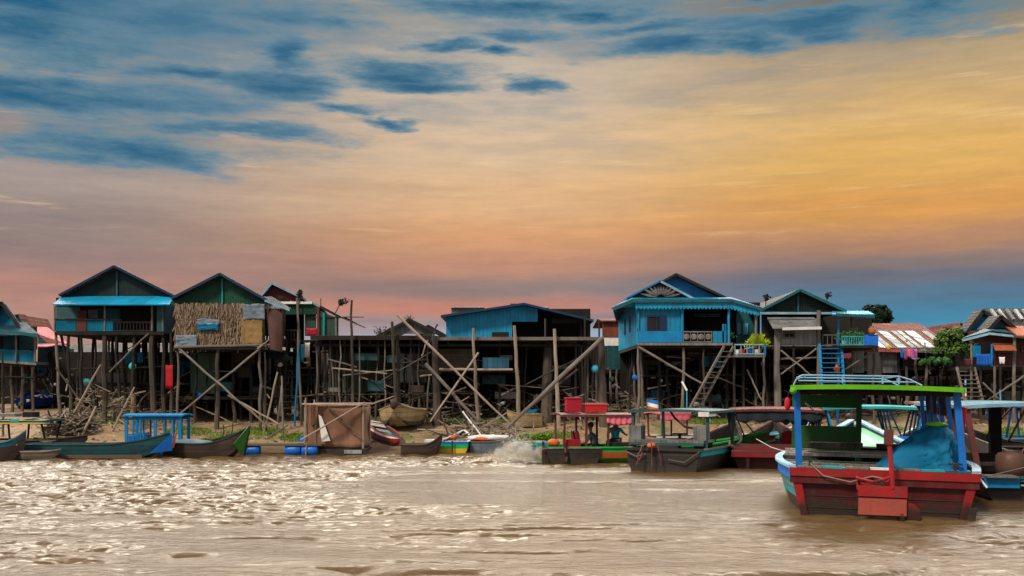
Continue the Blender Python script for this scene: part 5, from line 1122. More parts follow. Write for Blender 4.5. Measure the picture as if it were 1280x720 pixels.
# motor under blue tarp, resting on the deck
bw = b.matrix_basis.copy()
mt = root('tarp_covered_motor', 'boat motor bundled under a creased blue tarp beside the right hand posts', 'covered motor', bw @ Vector((.90, .95, .72)), None, world=False); mt.rotation_euler = b.rotation_euler; mt.scale = (1.08, 1.0, 1.0)
def tarp_fn(u, v):
    a_ = 2 * math.pi * u; k = v
    prof = [(0, 1.0), (.16, .98), (.36, .84), (.50, .6), (.60, .35), (.68, .14), (.76, .0)]
    t = k * (len(prof) - 1); i = min(int(t), len(prof) - 2); f = t - i
    r_ = ramp_(prof[i][0], prof[i + 1][0], f); z = ramp_(prof[i][1], prof[i + 1][1], f)
    d = 1 + .13 * math.sin(a_ * 5 + 3 * z) * min(1, k * 1.6) + .22 * mnoise.noise(Vector((math.cos(a_) * 1.6, math.sin(a_) * 1.6, z * 2.2)))
    ex = 1.25 if math.cos(a_) < 0 else .85
    cx = .22 * z
    fold = 0; q = mnoise.noise(Vector((math.cos(a_) * 2.3 + z, math.sin(a_) * 2.3, z * 1.6))); d -= .22 * max(0, 1 - abs(q) * 7) * min(1, k * 2); q = mnoise.noise(Vector((math.cos(a_) * 5, math.sin(a_) * 5 + z * 3, z * 4 + 9))); d -= .10 * max(0, 1 - abs(q) * 5) * min(1, k * 2)
    return Vector((cx + r_ * d * math.cos(a_) * ex, r_ * d * math.sin(a_) * .9 - fold, z + .03 * mnoise.noise(Vector((a_ * 2, z * 6, 3)))))
part(MB().sheetgrid(lambda u, v: tarp_fn(1 - u, v), 64, 34), 'tarp', 'blue_tarp', mt, smooth=True); part(MB().box((-.25, -.3, .0), (.3, .3, .45)), 'motor', 'wood_black', mt)
part(MB().blob((.18, 0, 1.02), (.2, .18, .05), 10, 5, .2, 3), 'tarp_patch', 'lime_paint', mt, smooth=True)

# === right neighbour with the pale blue roof edge
b = boat_root('passenger_boat', 'dark passenger boat with a pale blue roof edge at the right edge of the photo', 'boat', 1318, 22.4, 11, CAN)
H = Hull(8.5, 3.1, .55, stern=.92, bow_rise=.6, full=.3)
part(H.mesh((0, 0, 0), 1, 2), 'hull', ['hull_black', 'boat_inner', 'plank_grey'], b); deck(b, H, 0, .8, .42, 'plank_dark')
part(MB().box((-1.45, -.22, .3), (-.75, -.02, .52)), 'stern_panel', 'blue_plain', b); part(MB().box((-1.45, -.35, .525), (-.8, .2, .56)), 'stern_board', 'plank_grey', b); part(MB().box((-.75, -.3, .5), (-.1, .1, .54)), 'stern_board', 'teal_dull', b)
part(MB().box((-.72, -.2, .34), (-.2, -.03, .38)).box((-.72, -.2, .43), (-.2, -.03, .47)).box((-.3, -.2, .28), (-.22, -.05, .34)), 'step_rack', 'metal_rail', b)
canopy(b, H, .4, 6.2, 1.75, 2.0, 'blue_sheet', 'metal_rail', 'maroon_paint', 5, .07, .05, .12); part(MB().box((-.75, 2.2, .45), (-.5, 2.4, 2.05)), 'mast', 'wood_black', b); part(MB().box((-1.45, 1.5, .42), (1.4, 1.56, .95)), 'bulkhead', 'wood_black', b)
part(MB().box((-1.4, .9, .7), (-.75, 1.3, .76)), 'bench', 'plank_brown', b); part(MB().tube([(-1.5, -.1, .5), (-.6, -.5, .8), (.3, -.3, 1.0)], .015, 5), 'mooring_rope', 'wood_grey', b)
bw = b.matrix_basis
dr = root('plastic_drum', 'big brown rounded drum standing on the dark boat at the right edge', 'drum', bw @ Vector((-.72, .62, .44)), None, world=False)
part(MB().lathe((0, 0, 0), [(.2, 0), (.30, .03), (.32, .25), (.31, .5), (.26, .57), (.1, .6), (.02, .6)], 22), 'body', 'drum_brown', dr, smooth=True); part(MB().lathe((0, 0, .58), [(.12, 0), (.13, .04), (.05, .05), (.02, .06)], 16), 'lid', 'plank_grey', dr)
tyre = MB()
for j in range(20):
    a0, a1 = 2 * math.pi * j / 20, 2 * math.pi * (j + 1) / 20; tyre.tube([(.0, .26 * math.cos(a0), .26 * math.sin(a0)), (.0, .26 * math.cos(a1), .26 * math.sin(a1))], .1, 8)
o = tyre.build('tyre_fender', 'black_rubber', None, bw @ Vector((-.62, -.42, .22)), True); o.rotation_euler = (0, 0, math.radians(60)); tag(o, 'black tyre fender hung on the stern at the right edge', 'tyre')

# === boats between, from right to left
def tour(label, px, Y, head, L, bm, h, bands, mats, roof, posts, zr, rw, ry, rim, deckm='plank_dark', bow=.6, npost=5, pw=.06, stern=.88, camber=.05, draft=.25, under='wood_black'):
    b = boat_root('passenger_boat', label, 'boat', px, Y, head, CAN); H = Hull(L, bm, h, stern=stern, bow_rise=bow, full=.32, draft=draft)
    part(H.mesh(bands, len(mats) - 2, len(mats) - 1, n=18), 'hull', mats, b); deck(b, H, .01, .82, h * .6, deckm)
    if roof: canopy(b, H, ry[0], ry[1], rw, zr, roof, rim, posts, npost, camber, .05, pw, under)
    for s_ in (-1, 1): part(H.rail(s_, .08, .05), 'gunwale', mats[-1], b)
    return b, H
b, H = tour('long boat with a faded pinkish brown roof behind the drum', 1262, 31.5, 12, 9, 2.9, .6, (0, 0, 0), ['hull_black', 'boat_inner', 'wood_mid'], 'pale_roof', 'maroon_paint', 1.92, 1.95, (.3, 7.0), 'maroon_paint')
b.children[0]; bench(b, 1.2, 1.1, .36, 'wood_dark'); bench(b, 2.4, 1.1, .36, 'wood_dark'); part(MB().box((-1.9, .35, 1.99), (1.9, 6.9, 2.05)), 'roof_cover', 'wood_pale', b) if 0 else None
b, H = tour('boat with bright blue roof edge and blue posts moored by the grass patch', 1222, 39.2, 68, 8.5, 2.4, .6, (0, 0, 1), ['blue_plain', 'hull_black', 'boat_inner', 'white_paint'], 'blue_sheet', 'blue_bright', 1.78, 1.35, (.2, 6.5), 'blue_bright')
for y in (1, 2, 3, 4, 5): bench(b, y, .9, .36, 'cyan_cloth')
b, H = tour('boat with a thin white roof and blue posts seen through the lime roofed boat', 1150, 34.5, 24, 8, 2.5, .6, (0, 0, 1), ['blue_plain', 'hull_black', 'boat_inner', 'white_paint'], 'white_paint', 'blue_plain', 1.72, 1.45, (.2, 5.5), 'white_paint')
bench(b, 1.3, 1.0, .36, 'wood_mid'); bench(b, 2.6, 1.0, .36, 'wood_mid')
b, H = tour('boat with a turquoise roof and mint green bow deck seen through the lime roofed boat', 1084, 36.5, 196, 8, 2.6, .62, (0, 0, 1), ['blue_bright', 'hull_black', 'boat_inner', 'white_paint'], 'teal_bright', 'blue_plain', 1.80, 1.5, (.2, 4.6), 'teal_bright', bow=.25)
part(MB().slab([(-1.2, 4.9, .66), (1.2, 4.9, .66), (.55, 7.2, .8), (-.55, 7.2, .8)], (0, 0, .05)), 'bow_deck', 'mint_paint', b); part(MB().box((-1.15, 4.7, .5), (1.15, 4.75, 1.0)), 'bulkhead', 'blue_bright', b); part(MB().slab([(-.5, 5.3, .70), (.3, 5.3, .70), (.3, 5.9, .745), (-.5, 5.9, .745)], (0, 0, .03)), 'hatch', 'cyan_cloth', b)
bench(b, 1.0, 1.0, .38, 'wood_mid')
# maroon boat with dark scalloped curtain
b, H = tour('maroon decked boat with a dark scalloped curtain under its brown roof', 968, 32.3, 14, 8.5, 2.9, .6, (0, 1, 1), ['red_paint', 'maroon_paint', 'boat_inner', 'maroon_paint'], 'maroon_roof', 'wood_dark', 1.7, 1.55, (.8, 7.0), 'maroon_roof', 'maroon_paint', npost=7, pw=.05, camber=.05)
cloth_drop('curtain', 'dark_cloth', b, (-1.2, .85, 1.72), (1.45, .85, 1.75), .36, 5, 0, 40, .04); part(MB().box((-1.35, 1.5, .36), (1.3, 1.56, .58)), 'bulkhead', 'wood_black', b)
part(MB().slab([(-1.3, -.35, .45), (1.3, -.35, .45), (1.25, .9, .64), (-1.25, .9, .64)], (0, 0, .05)), 'stern_deck', 'maroon_paint', b)
for x in (-.8, .2, .9): part(MB().box((x - .05, -.36, -.05), (x + .05, -.26, .45)), 'stern_post', 'red_hull', b)
part(MB().box((-1.3, -.4, .34), (1.3, -.33, .45)), 'stern_rail', 'red_paint', b); part(MB().tube([(-.55, -.2, .9), (-.1, -.3, .65), (.6, -.5, .45), (1.1, -.55, .38)], .012, 5), 'mooring_rope', 'white_cloth', b)
seat(b, .5, 2.6, .36, 'crimson_seat')
bw = b.matrix_basis.copy(); o = cloth_drop('hanging_cloth', 'cyan_cloth', None, bw @ Vector((.25, 5.0, 1.68)), bw @ Vector((1.5, 5.0, 1.68)), .5, 4, .05, 24, .08, org=bw @ Vector((.25, 5, 1.68))); tag(o, 'wavy turquoise cloth slung under the brown boat roof', 'cloth', 'cloths hung out to dry')
b, H = tour('black hulled boat with dark green roof and turquoise flank between the green striped and maroon boats', 829, 31.0, 27, 8, 2.45, .62, (1, 0, 0), ['hull_black', 'teal_bright', 'boat_inner', 'plank_grey'], 'teal_dull', 'teal_dull', 1.72, 1.27, (.5, 3.6), 'teal_dull', 'wood_mid', npost=2, pw=.08, stern=.95, under='wood_black')
b['label'] = 'black sterned boat with a dark green roof and turquoise flank'
hw = H.half(0); part(MB().slab([(-hw, -.03, .63), (hw, -.03, .63), (hw * .82, -.03, -.2), (-hw * .82, -.03, -.2)], (0, .028, 0)), 'transom', 'hull_black', b); part(MB().box((-hw - .06, -.1, .6), (hw + .06, .04, .68)), 'transom_rail', 'hull_black', b)
part(MB().box((-1.25, .45, .82), (1.1, 1.6, .9)), 'table', 'plank_grey', b); part(MB().box((-1.25, .44, .74), (1.1, .5, .815)), 'table_edge', 'teal_dull', b)
for x in (-1.1, .95): part(MB().box((x - .2, .55, .9), (x + .2, .95, 1.32)), 'seat', 'zinc_old', b)
part(MB().box((.2, 2.4, .4), (.7, 2.8, .9)), 'steering_stand', 'wood_black', b); part(MB().lathe((-.1, 1.9, 1.0), [(.02, 0), (.25, .01), (.25, .05), (.02, .06)], 14), 'wheel', 'black_rubber', b); part(MB().box((-.14, 1.86, .4), (-.06, 1.94, 1.0)), 'wheel_post', 'black_rubber', b)
eg = MB()
for k in range(4):
    a_ = R.uniform(-.4, .4); eg.pole((-.45 + a_, -.15 - R.uniform(0, .2), .72 + R.uniform(0, .15)), (-.5 + a_ * 1.4, -.2 - R.uniform(0, .3), R.uniform(-.1, .3)), .018, .014, .04, 4)
part(eg, 'long_tail_shaft', 'maroon_paint', b); part(MB().blob((-.3, -.2, .76), (.13, .1, .08), 12, 8, .3, 4), 'engine_block', 'orange_paint', b, smooth=True)
part(MB().tube([(.2, -.13, .35), (.7, -.14, .28), (1.15, -.12, .6)], .018, 5), 'mooring_rope', 'wood_grey', b); part(MB().tube([(-1.1, -.13, .55), (-.8, -.15, .42), (-.5, -.13, .5)], .018, 5), 'mooring_rope', 'wood_grey', b)
part(MB().tube([(-.1, .9, 1.8), (.1, .8, 1.55), (.45, .7, 1.3), (.9, .6, 1.25)], .035, 7), 'roof_hose', 'black_rubber', b)
part(MB().box((.95, .42, 1.62), (1.27, 1.2, 1.76)), 'roof_patch', 'white_paint', b); part(MB().tube([(.1, 2, 1.85), (.1, 2, 2.4)], .02, 6), 'mast', 'cyan_cloth', b); part(MB().beam((.1, 2, 2.4), (-.06, 2, 2.68), .04, .05), 'mast_lamp', 'white_paint', b)
o_ = bw = b.matrix_basis.copy(); fr = root('small_flag', 'small white, blue and orange flag on the roof of the black sterned boat', 'flag', bw @ Vector((-.72, .6, 1.8)), None, world=False)
part(MB().tube([(0, 0, 0), (0, 0, .36)], .012, 5), 'flag_pole', 'plank_grey', fr)
fl = MB()
for i, (z0, z1) in enumerate(((.04, .13), (.13, .24), (.24, .34))): fl.sheetgrid(lambda u, v: Vector((u * .34, .04 * math.sin(u * 6), ramp_(z0, z1, v) - .08 * u + (.02 if i == 2 else 0) * u)), 8, 2, i)
part(fl, 'flag_cloth', ['orange_paint', 'white_cloth', 'blue_bright'], fr, solid=.008)
# green striped boat seen from the side
b, H = tour('green and orange striped boat carrying people under a flat red brown roof', 676, 36.2, 84, 8.2, 2.1, .44, (0, 1, 2), ['green_bright', 'orange_paint', 'green_bright', 'boat_inner', 'green_bright'], 'maroon_paint', 'maroon_paint', 1.52, 1.2, (.55, 3.05), 'maroon_paint', 'wood_mid', npost=4, pw=.07, bow=.5)
part(MB().slab([(1.03, -.1, -.2), (1.03, 1.75, -.2), (1.03, 1.95, .40), (1.03, -.1, .40)], (.045, 0, 0)), 'dark_hull_panel', 'hull_black', b); part(MB().box((1.0, -.1, .42), (1.1, 1.9, .46)), 'dark_gunwale', 'plank_grey', b)
cloth_drop('curtain', 'pink_cloth', b, (1.17, 2.1, 1.55), (1.17, 3.05, 1.55), .34, 1, 0.0, 20, .05); cloth_drop('end_curtain', 'pink_cloth', b, (-1.1, 3.08, 1.55), (1.1, 3.08, 1.55), .3, 2, 0.0, 20, .05)
for x in (-.5, .4): seat(b, x, 1.5, .3)
part(MB().box((-.5, 2.35, .26), (.6, 2.85, .52)), 'bench', 'wood_mid', b)
part(MB().box((.3, .75, .28), (.9, 1.25, .72)), 'red_chest', 'crimson_seat', b); part(MB().box((.65, 2.2, .3), (.95, 3.2, .62)), 'side_panel', 'wood_black', b)
part(MB().pole((1.15, .1, -.1), (1.0, -.05, .68), .045, .04, .04), 'outboard_leg', 'red_hull', b); part(MB().pole((1.15, .75, -.15), (1.1, .7, .62), .07, .06, .03), 'outboard_leg', 'red_hull', b); part(MB().blob((.8, .35, .62), (.12, .2, .12), 10, 8, .3, 3), 'outboard_motor', 'orange_paint', b, smooth=True); part(MB().box((.5, -.25, .5), (1.0, .1, .64)), 'fuel_tank', 'teal_bright', b)
bw = b.matrix_basis.copy()
for nm, lb, x0, y0, w, d_, hh, m_ in (('red_crate', 'taller dark red chest standing on the flat boat roof', .2, .85, .5, .5, .5, 'crimson_seat'), ('red_crate', 'low bright red cool box with pale lid on the flat boat roof', .15, 1.5, .5, .75, .3, 'plastic_red')):
    c = root(nm, lb, 'crate', bw @ Vector((x0, y0, 1.66)), 'red boxes on the boat roof', world=False); c.rotation_euler = b.rotation_euler
    part(MB().box((-w / 2, 0, 0), (w / 2, d_, hh - .06)), 'body', m_, c); part(MB().box((-w / 2 - .02, -.02, hh - .06), (w / 2 + .02, d_ + .02, hh)), 'lid', m_ if hh > .4 else 'pink_roof', c)
seated_person('person in a slate blue shirt sitting with back turned in the striped boat', bw @ Vector((.55, 1.78, .38)), 84 - 150, 'shirt_slate', .12)
seated_person('person in a turquoise shirt with an arm stretched along the boat side', bw @ Vector((.1, 2.62, .56)), 84 + 120, 'shirt_cyan', .08, 'reach')
part(MB().blob(bw.inverted() @ P(791, 571, 35.2) , (.28, .2, .16), 10, 6, .4, 2), 'bow_fender', 'hull_tan', b, smooth=True) if 0 else None
# white and orange hull behind the black boat
b, H = tour('white boat with an orange rail and pink awning lying behind the black sterned boat', 812, 40.0, 80, 7, 2.0, .62, (0, 2, 1), ['orange_paint', 'red_paint', 'white_paint', 'boat_inner', 'white_paint'], 'maroon_paint', 'maroon_paint', 1.5, 1.0, (.1, 1.3), 'pink_cloth', 'plank_grey', npost=2)
cloth_drop('awning_curtain', 'pink_cloth', b, (1.0, .1, 1.52), (1.0, 1.3, 1.52), .28, 2, 0, 16, .04)
part(MB().blob((.3, 3.1, .8), (.4, .5, .28), 12, 8, .3, 3), 'folded_sail', 'hull_tan', b, smooth=True); part(MB().blob((.5, 2.4, .82), (.25, .3, .15), 10, 6, .3, 3), 'red_bundle', 'orange_paint', b, smooth=True); part(MB().blob((.5, 5.2, .62), (.3, .7, .2), 12, 6, .3, 3, 5), 'blue_bundle', 'cyan_cloth', b, smooth=True)

# === left bank
def small(label, px, Y, head, L, bm, h, bands, mats, name='rowing_boat', z=0., double=False, stern=.8, bow=.4, sr=0., pitch=0, roll=0, draft=.2, rim=True, thwarts=3, cat='boat', full=.4):
    b = boat_root(name, label, cat, px, Y, head, SML, z, roll, pitch); H = Hull(L, bm, h, stern=stern, bow_rise=bow, stern_rise=sr, double=double, draft=draft, full=full)
    part(H.mesh(bands, len(mats) - 2, len(mats) - 1, n=16, th=.04, floor=.02), 'hull', mats, b)
    if rim:
        for s_ in (-1, 1): part(H.rail(s_, .06, .045), 'gunwale', mats[-1], b)
    for k in range(thwarts):
        t = .2 + .6 * k / max(1, thwarts - 1); w = H.half(t) - .05; part(MB().box((-w, t * L - .1, h - .1), (w, t * L + .1, h - .06)), 'thwart', mats[-1], b)
    return b, H
b, H = small('long dark teal boat with a bright blue bow moored along the bank', 30, 38.2, 91, 5.4, 1.15, .42, (0, 0, 0), ['teal_boat', 'boat_inner', 'teal_dull'], 'long_boat', bow=.42, full=.3, stern=.75)
part(MB().slab([(.28, 5.05, .30), (.05, 5.55, .78), (-.05, 5.55, .78), (-.28, 5.05, .30), (0, 5.1, .02)], (0, -.06, 0)), 'bow_board', 'blue_bright', b); part(MB().slab([(.62, 4.85, .12), (.10, 5.5, .84), (.06, 5.5, .2)], (.03, 0, 0)), 'bow_cheek', 'blue_bright', b); part(MB().tube([(0, 5.5, .3), (0, 5.62, .86)], .04, 6), 'stem', 'orange_paint', b)
part(MB().box((.6, .9, -.05), (.66, 4.6, .08)), 'rubbing_strake', 'wood_mid', b)
b, H = small('boat carrying an open sided bright blue cabin frame', 164, 39.9, 88, 4.0, 1.25, .4, (0, 0, 0), ['hull_brown', 'boat_inner', 'wood_mid'], 'cabin_boat', bow=.35)
mb = MB(); mb.sheetgrid(lambda u, v: Vector((-.75 + 1.5 * u, -.1 + 2.25 * v, 1.44 + .06 * math.sin(math.pi * u))), 6, 6); part(mb, 'cabin_roof', 'blue_plain', b, solid=.05)
for x in (-.62, .62):
    for y in (.02, .28, .55, 1.1, 1.45, 1.75, 2.02): part(MB().box((x - .035, y - (.055 if y in (.02, 1.1, 2.02) else .03), .4), (x + .035, y + (.055 if y in (.02, 1.1, 2.02) else .03), 1.45)), 'cabin_post', 'blue_plain', b)
    part(MB().box((x - .03, .08, .7), (x + .03, .5, .76)), 'cabin_rail', 'blue_plain', b); part(MB().box((x - .025, .1, .42), (x + .025, .5, .69)), 'cabin_panel', 'blue_bright', b); part(MB().box((x - .03, .0, 1.28), (x + .03, 2.05, 1.38)), 'cabin_beam', 'blue_plain', b)
b, H = small('brown boat with a green and maroon pointed bow beside the blue cabin frame', 203, 39.3, 108, 3.6, 1.1, .42, (0, 0, 0), ['hull_brown', 'boat_inner', 'teal_dull'], 'canoe', bow=.55)
part(MB().slab([(.02, 3.75, 1.12), (.34, 3.3, .45), (.06, 3.5, .0)], (.03, .05, 0)), 'bow_cheek', 'green_panel', b, label='green painted half of the bow'); part(MB().slab([(-.02, 3.75, 1.12), (-.34, 3.3, .45), (-.06, 3.5, .0)], (-.03, .05, 0)), 'bow_cheek', 'hull_brown', b)
part(MB().blob((-.1, 1.3, .4), (.35, .8, .16), 12, 6, .3, 3), 'nets', 'grey_tarp', b, smooth=True)
b, H = small('short flat grey canoe lying against the long dark teal boat', 24, 37.3, 92, 1.5, .6, .2, (0, 0, 0), ['wood_grey', 'boat_inner', 'wood_pale'], 'canoe', bow=.08, draft=.1, thwarts=2)
b, H = small('blue sided boat cut off by the left edge of the photo', -26, 37.0, 84, 1.6, 1.0, .55, (0, 1, 1), ['blue_sheet', 'hull_brown', 'boat_inner', 'wood_pale'], 'rowing_boat', bow=.4)
b, H = tour('dark boat with a low green roof trimmed in yellow at the left edge', -70, 40.6, 90, 5.6, 1.7, .45, (0, 0, 0), ['hull_black', 'boat_inner', 'wood_dark'], 'teal_boat', 'wood_black', 1.18, .95, (.3, 4.3), 'teal_boat', 'wood_dark', npost=4, bow=.2)
part(MB().beam((1.0, .3, 1.15), (1.0, 4.3, 1.15), .04, .05), 'yellow_trim', 'yellow_paint', b); part(MB().box((.985, 3.1, 1.2), (1.02, 3.4, 1.31)), 'name_plate', 'cyan_cloth', b); part(MB().box((-.3, 1.5, 1.38), (.3, 2.9, 1.5)), 'roof_board', 'plank_grey', b); part(MB().box((-.3, 3.2, 1.36), (.3, 3.6, 1.56)), 'roof_box', 'wood_black', b)
b, H = small('brown boat heaped with driftwood and branches on the mud', 58, 43.6, 82, 1.9, 1.2, .45, (0, 0, 0), ['hull_brown', 'boat_inner', 'wood_mid'], 'rowing_boat', z=.42, bow=.4, pitch=4)
b, H = small('cream and green skiff half hidden behind the long teal boat', 34, 40.6, 100, 1.5, .9, .42, (0, 1, 1), ['wood_pale', 'green_panel', 'boat_inner', 'wood_pale'], 'rowing_boat', z=.1, bow=.15, pitch=-6)
b, H = small('white boat with red stripes tilted on the bank, bow toward the water', 462, 44.2, 150, 3.2, 1.1, .38, (1, 0, 0), ['red_paint', 'white_paint', 'boat_inner', 'pink_roof'], 'rowing_boat', z=.74, bow=.12, pitch=-13, roll=-10, thwarts=0)
for k in range(3): part(MB().box((-.36, .05 + k * .22, .37), (.36, .16 + k * .22, .405)), 'seat_stripe', 'red_paint' if k % 2 else 'white_paint', b)
part(MB().box((-.38, .0, .33), (.38, .8, .365)), 'stern_deck', 'white_paint', b); part(MB().slab([(-.3, 2.25, .40), (.3, 2.25, .40), (.1, 2.6, .46), (-.1, 2.6, .46)], (0, 0, .04)), 'bow_deck', 'teal_bright', b); part(MB().box((-.3, 1.2, .25), (.25, 1.7, .34)), 'floor_boards', 'zinc_sheet', b)
b, H = small('plump tan boat hauled up on the bank with its bow to the river', 513, 46.6, 186, 3.4, 2.0, .62, (0, 0, 0), ['hull_tan', 'hull_tan', 'boat_inner', 'hull_tan'], 'rowing_boat', z=.98, bow=.32, pitch=-2, draft=.05, full=.45, thwarts=2, double=True)
H.flare = .55; part(MB().blob((0, 3.38, .98), (.16, .14, .22), 10, 8, .2, 3), 'stem_head', 'hull_brown', b, smooth=True)
b, H = small('brown canoe with a raised dark bow beside the red striped boat', 503, 39.9, 95, 1.55, .8, .32, (0, 0, 0), ['hull_brown', 'boat_inner', 'wood_mid'], 'canoe', bow=.42, thwarts=2)
b, H = small('boat with blue, green and yellow bands across its stern', 566, 40.2, 5, 3.2, 1.25, .42, (0, 1, 2), ['blue_bright', 'green_bright', 'yellow_paint', 'boat_inner', 'white_paint'], 'rowing_boat', stern=.95, bow=.3, draft=.12)
part(MB().box((-1.15, .2, .38), (-.5, .9, .47)), 'wash_board', 'white_paint', b); part(MB().box((-1.0, -.1, .3), (-.62, .5, .375)), 'blue_board', 'blue_bright', b); part(MB().blob((-.1, 1.0, .55), (.16, .2, .1), 10, 6, .5, 4), 'orange_bundle', 'orange_paint', b, smooth=True); part(MB().tube([(0, -.12, -.05), (0, -.13, .45)], .03, 6), 'rudder_post', 'hull_black', b)
b, H = small('dark grey boat under a long white cover with red patches', 588, 40.8, 88, 1.55, .9, .38, (0, 0, 0), ['grey_tarp', 'boat_inner', 'wood_grey'], 'rowing_boat', bow=.2, thwarts=0)
part(MB().blob((0, .75, .52), (.3, .85, .14), 14, 8, .25, 3, 2), 'cover', 'white_cloth', b, smooth=True); part(MB().blob((.2, .45, .5), (.18, .35, .08), 10, 6, .25, 3), 'red_patch', 'orange_paint', b, smooth=True)
b, H = small('open tan boat on the bank below a blue tarp bundle', 676, 45.8, 262, 1.5, 1.1, .5, (0, 0, 0), ['hull_tan', 'hull_tan', 'boat_inner', 'hull_tan'], 'rowing_boat', z=.85, bow=.18, draft=.12, thwarts=1)
b, H = small('small dark boat with a teal stern piled with cut weed', 688, 38.4, 272, 1.45, .8, .42, (0, 0, 0), ['teal_boat', 'boat_inner', 'teal_bright'], 'rowing_boat', bow=.15, thwarts=0)
# raft on barrels
rt = root('plank_raft', 'low plank raft floating on blue barrels left of the brown net cage', 'raft', (X(345, 39.6), 39.6, 0)); 
for k in range(4): part(MB().box((X(298, 39.6), 39.3 + k * .24, .30), (X(404, 39.6), 39.5 + k * .24, .36)), 'plank', 'wood_mid', rt)
part(MB().lathe((X(307, 39.5), 39.5, .12), [(.05, 0), (.19, .02), (.2, .2), (.21, .4), (.2, .55), (.05, .57)], 16, axis='x'), 'barrel', 'plastic_blue', rt, smooth=True)
for px in (357, 378): part(MB().lathe((X(px, 39.6), 39.5, .12), [(.05, 0), (.2, .02), (.21, .2), (.22, .4), (.21, .6), (.05, .62)], 16, axis='x'), 'barrel', 'plastic_blue', rt, smooth=True)
tb = MB().slab([P(370, 552, 39.9), P(380, 543, 39.9), P(392, 545, 39.9), P(400, 552, 39.9)], (0, .5, 0)).build('folded_tarp', 'plastic_blue', None, P(385, 552, 39.9)); tag(tb, 'folded bright blue tarp on the plank raft beside the net cage', 'tarp')
# net cage
cg = root('net_cage', 'boxy brown net cage on a low dark raft with crossed poles', 'fish cage', (X(418, 40.2), 40.2, 0))
x0, x1, y0, y1, z0, z1 = X(383, 40), X(455, 40), 39.7, 41.6, .22, Z(505, 40)
part(MB().box((X(378, 40), 39.5, -.15), (X(459, 40), 41.8, .18)), 'raft_base', 'hull_black', cg); part(MB().box((X(430, 39.45), 39.46, .0), (X(452, 39.45), 39.495, .14)), 'name_plate', 'zinc_sheet', cg)
def netface(a, bb, name):
    a, bb = Vector(a), Vector(bb); sd = (bb - a).cross(Vector((0, 0, 1))).normalized(); s0 = R.uniform(0, 30)
    part(MB().sheetgrid(lambda u, v: a.lerp(bb, u) + Vector((0, 0, (z1 - z0) * v - .13 * (1 - (2 * u - 1) ** 2) * v)) + sd * (.11 * mnoise.noise(Vector((u * 5 + s0, v * 2, 0))) - .07 * math.sin(math.pi * v)), 20, 10), name, 'brown_net', cg, smooth=True, solid=.012)
netface((x0, y0, z0), (x1, y0, z0), 'front_net'); netface((x0, y1, z0), (x0, y0, z0), 'side_net'); netface((x1, y0, z0), (x1, y1, z0), 'side_net'); netface((x1, y1, z0), (x0, y1, z0), 'rear_net'); part(MB().box((x0, y0 + .02, z1 - .1), (x1, y1, z1 - .06)), 'top_net', 'brown_net', cg)
for p in ((x0, y0), (x1, y0), (x0, y1), (x1, y1), ((x0 + x1) / 2 - .7, y0)): part(MB().pole((*p, .1), (*p, z1 + (.15 if p[0] == x0 else .03)), .04, .03, .01), 'frame_pole', 'wood_pale', cg)
part(MB().pole((x0 - .1, y0 - .06, z1), (x1 + .15, y0 - .06, z1 - .03), .035, .03, .02).pole((x0 - .05, y1, z1), (x1 + .1, y1, z1), .03, .03, .02), 'frame_rail', 'wood_pale', cg)
part(MB().pole(P(376, 550, 39.2), P(456, 503, 39.55), .035, .03, .02), 'brace', 'wood_pale', cg); part(MB().pole(P(408, 507, 39.58), P(452, 546, 39.45), .03, .025, .03), 'brace', 'wood_mid', cg)
part(MB().slab([P(398, 518, 39.62), P(402, 521, 39.62), P(413, 551, 39.5), P(402, 552, 39.5)], (0, .03, 0)), 'white_board', 'white_paint', cg)
part(MB().sheetgrid(lambda u, v: P(383 + 14 * u, 506 + 26 * v * (1 - (2 * u - 1) ** 2 * .6), 39.56) + Vector((0, .05 * math.sin(u * 9), 0)), 10, 6), 'hung_sack', 'brown_net', cg, solid=.02)
# blue tarps on the bank
for lb, px, py, Y_, rx, rz_, m_ in (('dark blue tarp draped over gear under the balcony house at left', 42, 501, 54, 1.0, .42, 'navy_tarp'), ('blue tarp bundle on the bank above the open tan boat', 664, 518, 47.6, .42, .26, 'blue_tarp')):
    c = P(px, py, Y_); c.z = max(c.z, ground(c.x, Y_) + rz_ * .55 if m_ == 'navy_tarp' else c.z)
    o = MB().blob(c, (rx, .6, rz_), 22, 12, .3, 2.2, px, zmin=ground(c.x, Y_) - .05 if m_ == 'navy_tarp' else None).build('tarp_bundle', m_, None, c, True); tag(o, lb, 'tarp', 'tarp bundles on the bank')
    if m_ == 'blue_tarp':
        sp_ = root('timber_stand', 'dark timber rack under the blue tarp bundle', 'rack', (c.x, Y_, ground(c.x, Y_)))
        for dx in (-.35, .35):
            for dy in (-.3, .3): part(MB().pole((c.x + dx, Y_ + dy, ground(c.x, Y_) - .15), (c.x + dx, Y_ + dy, c.z - .18), .04), 'leg', 'wood_dark', sp_)
        part(MB().box((c.x - .45, Y_ - .4, c.z - .22), (c.x + .45, Y_ + .4, c.z - .17)), 'top', 'wood_dark', sp_)
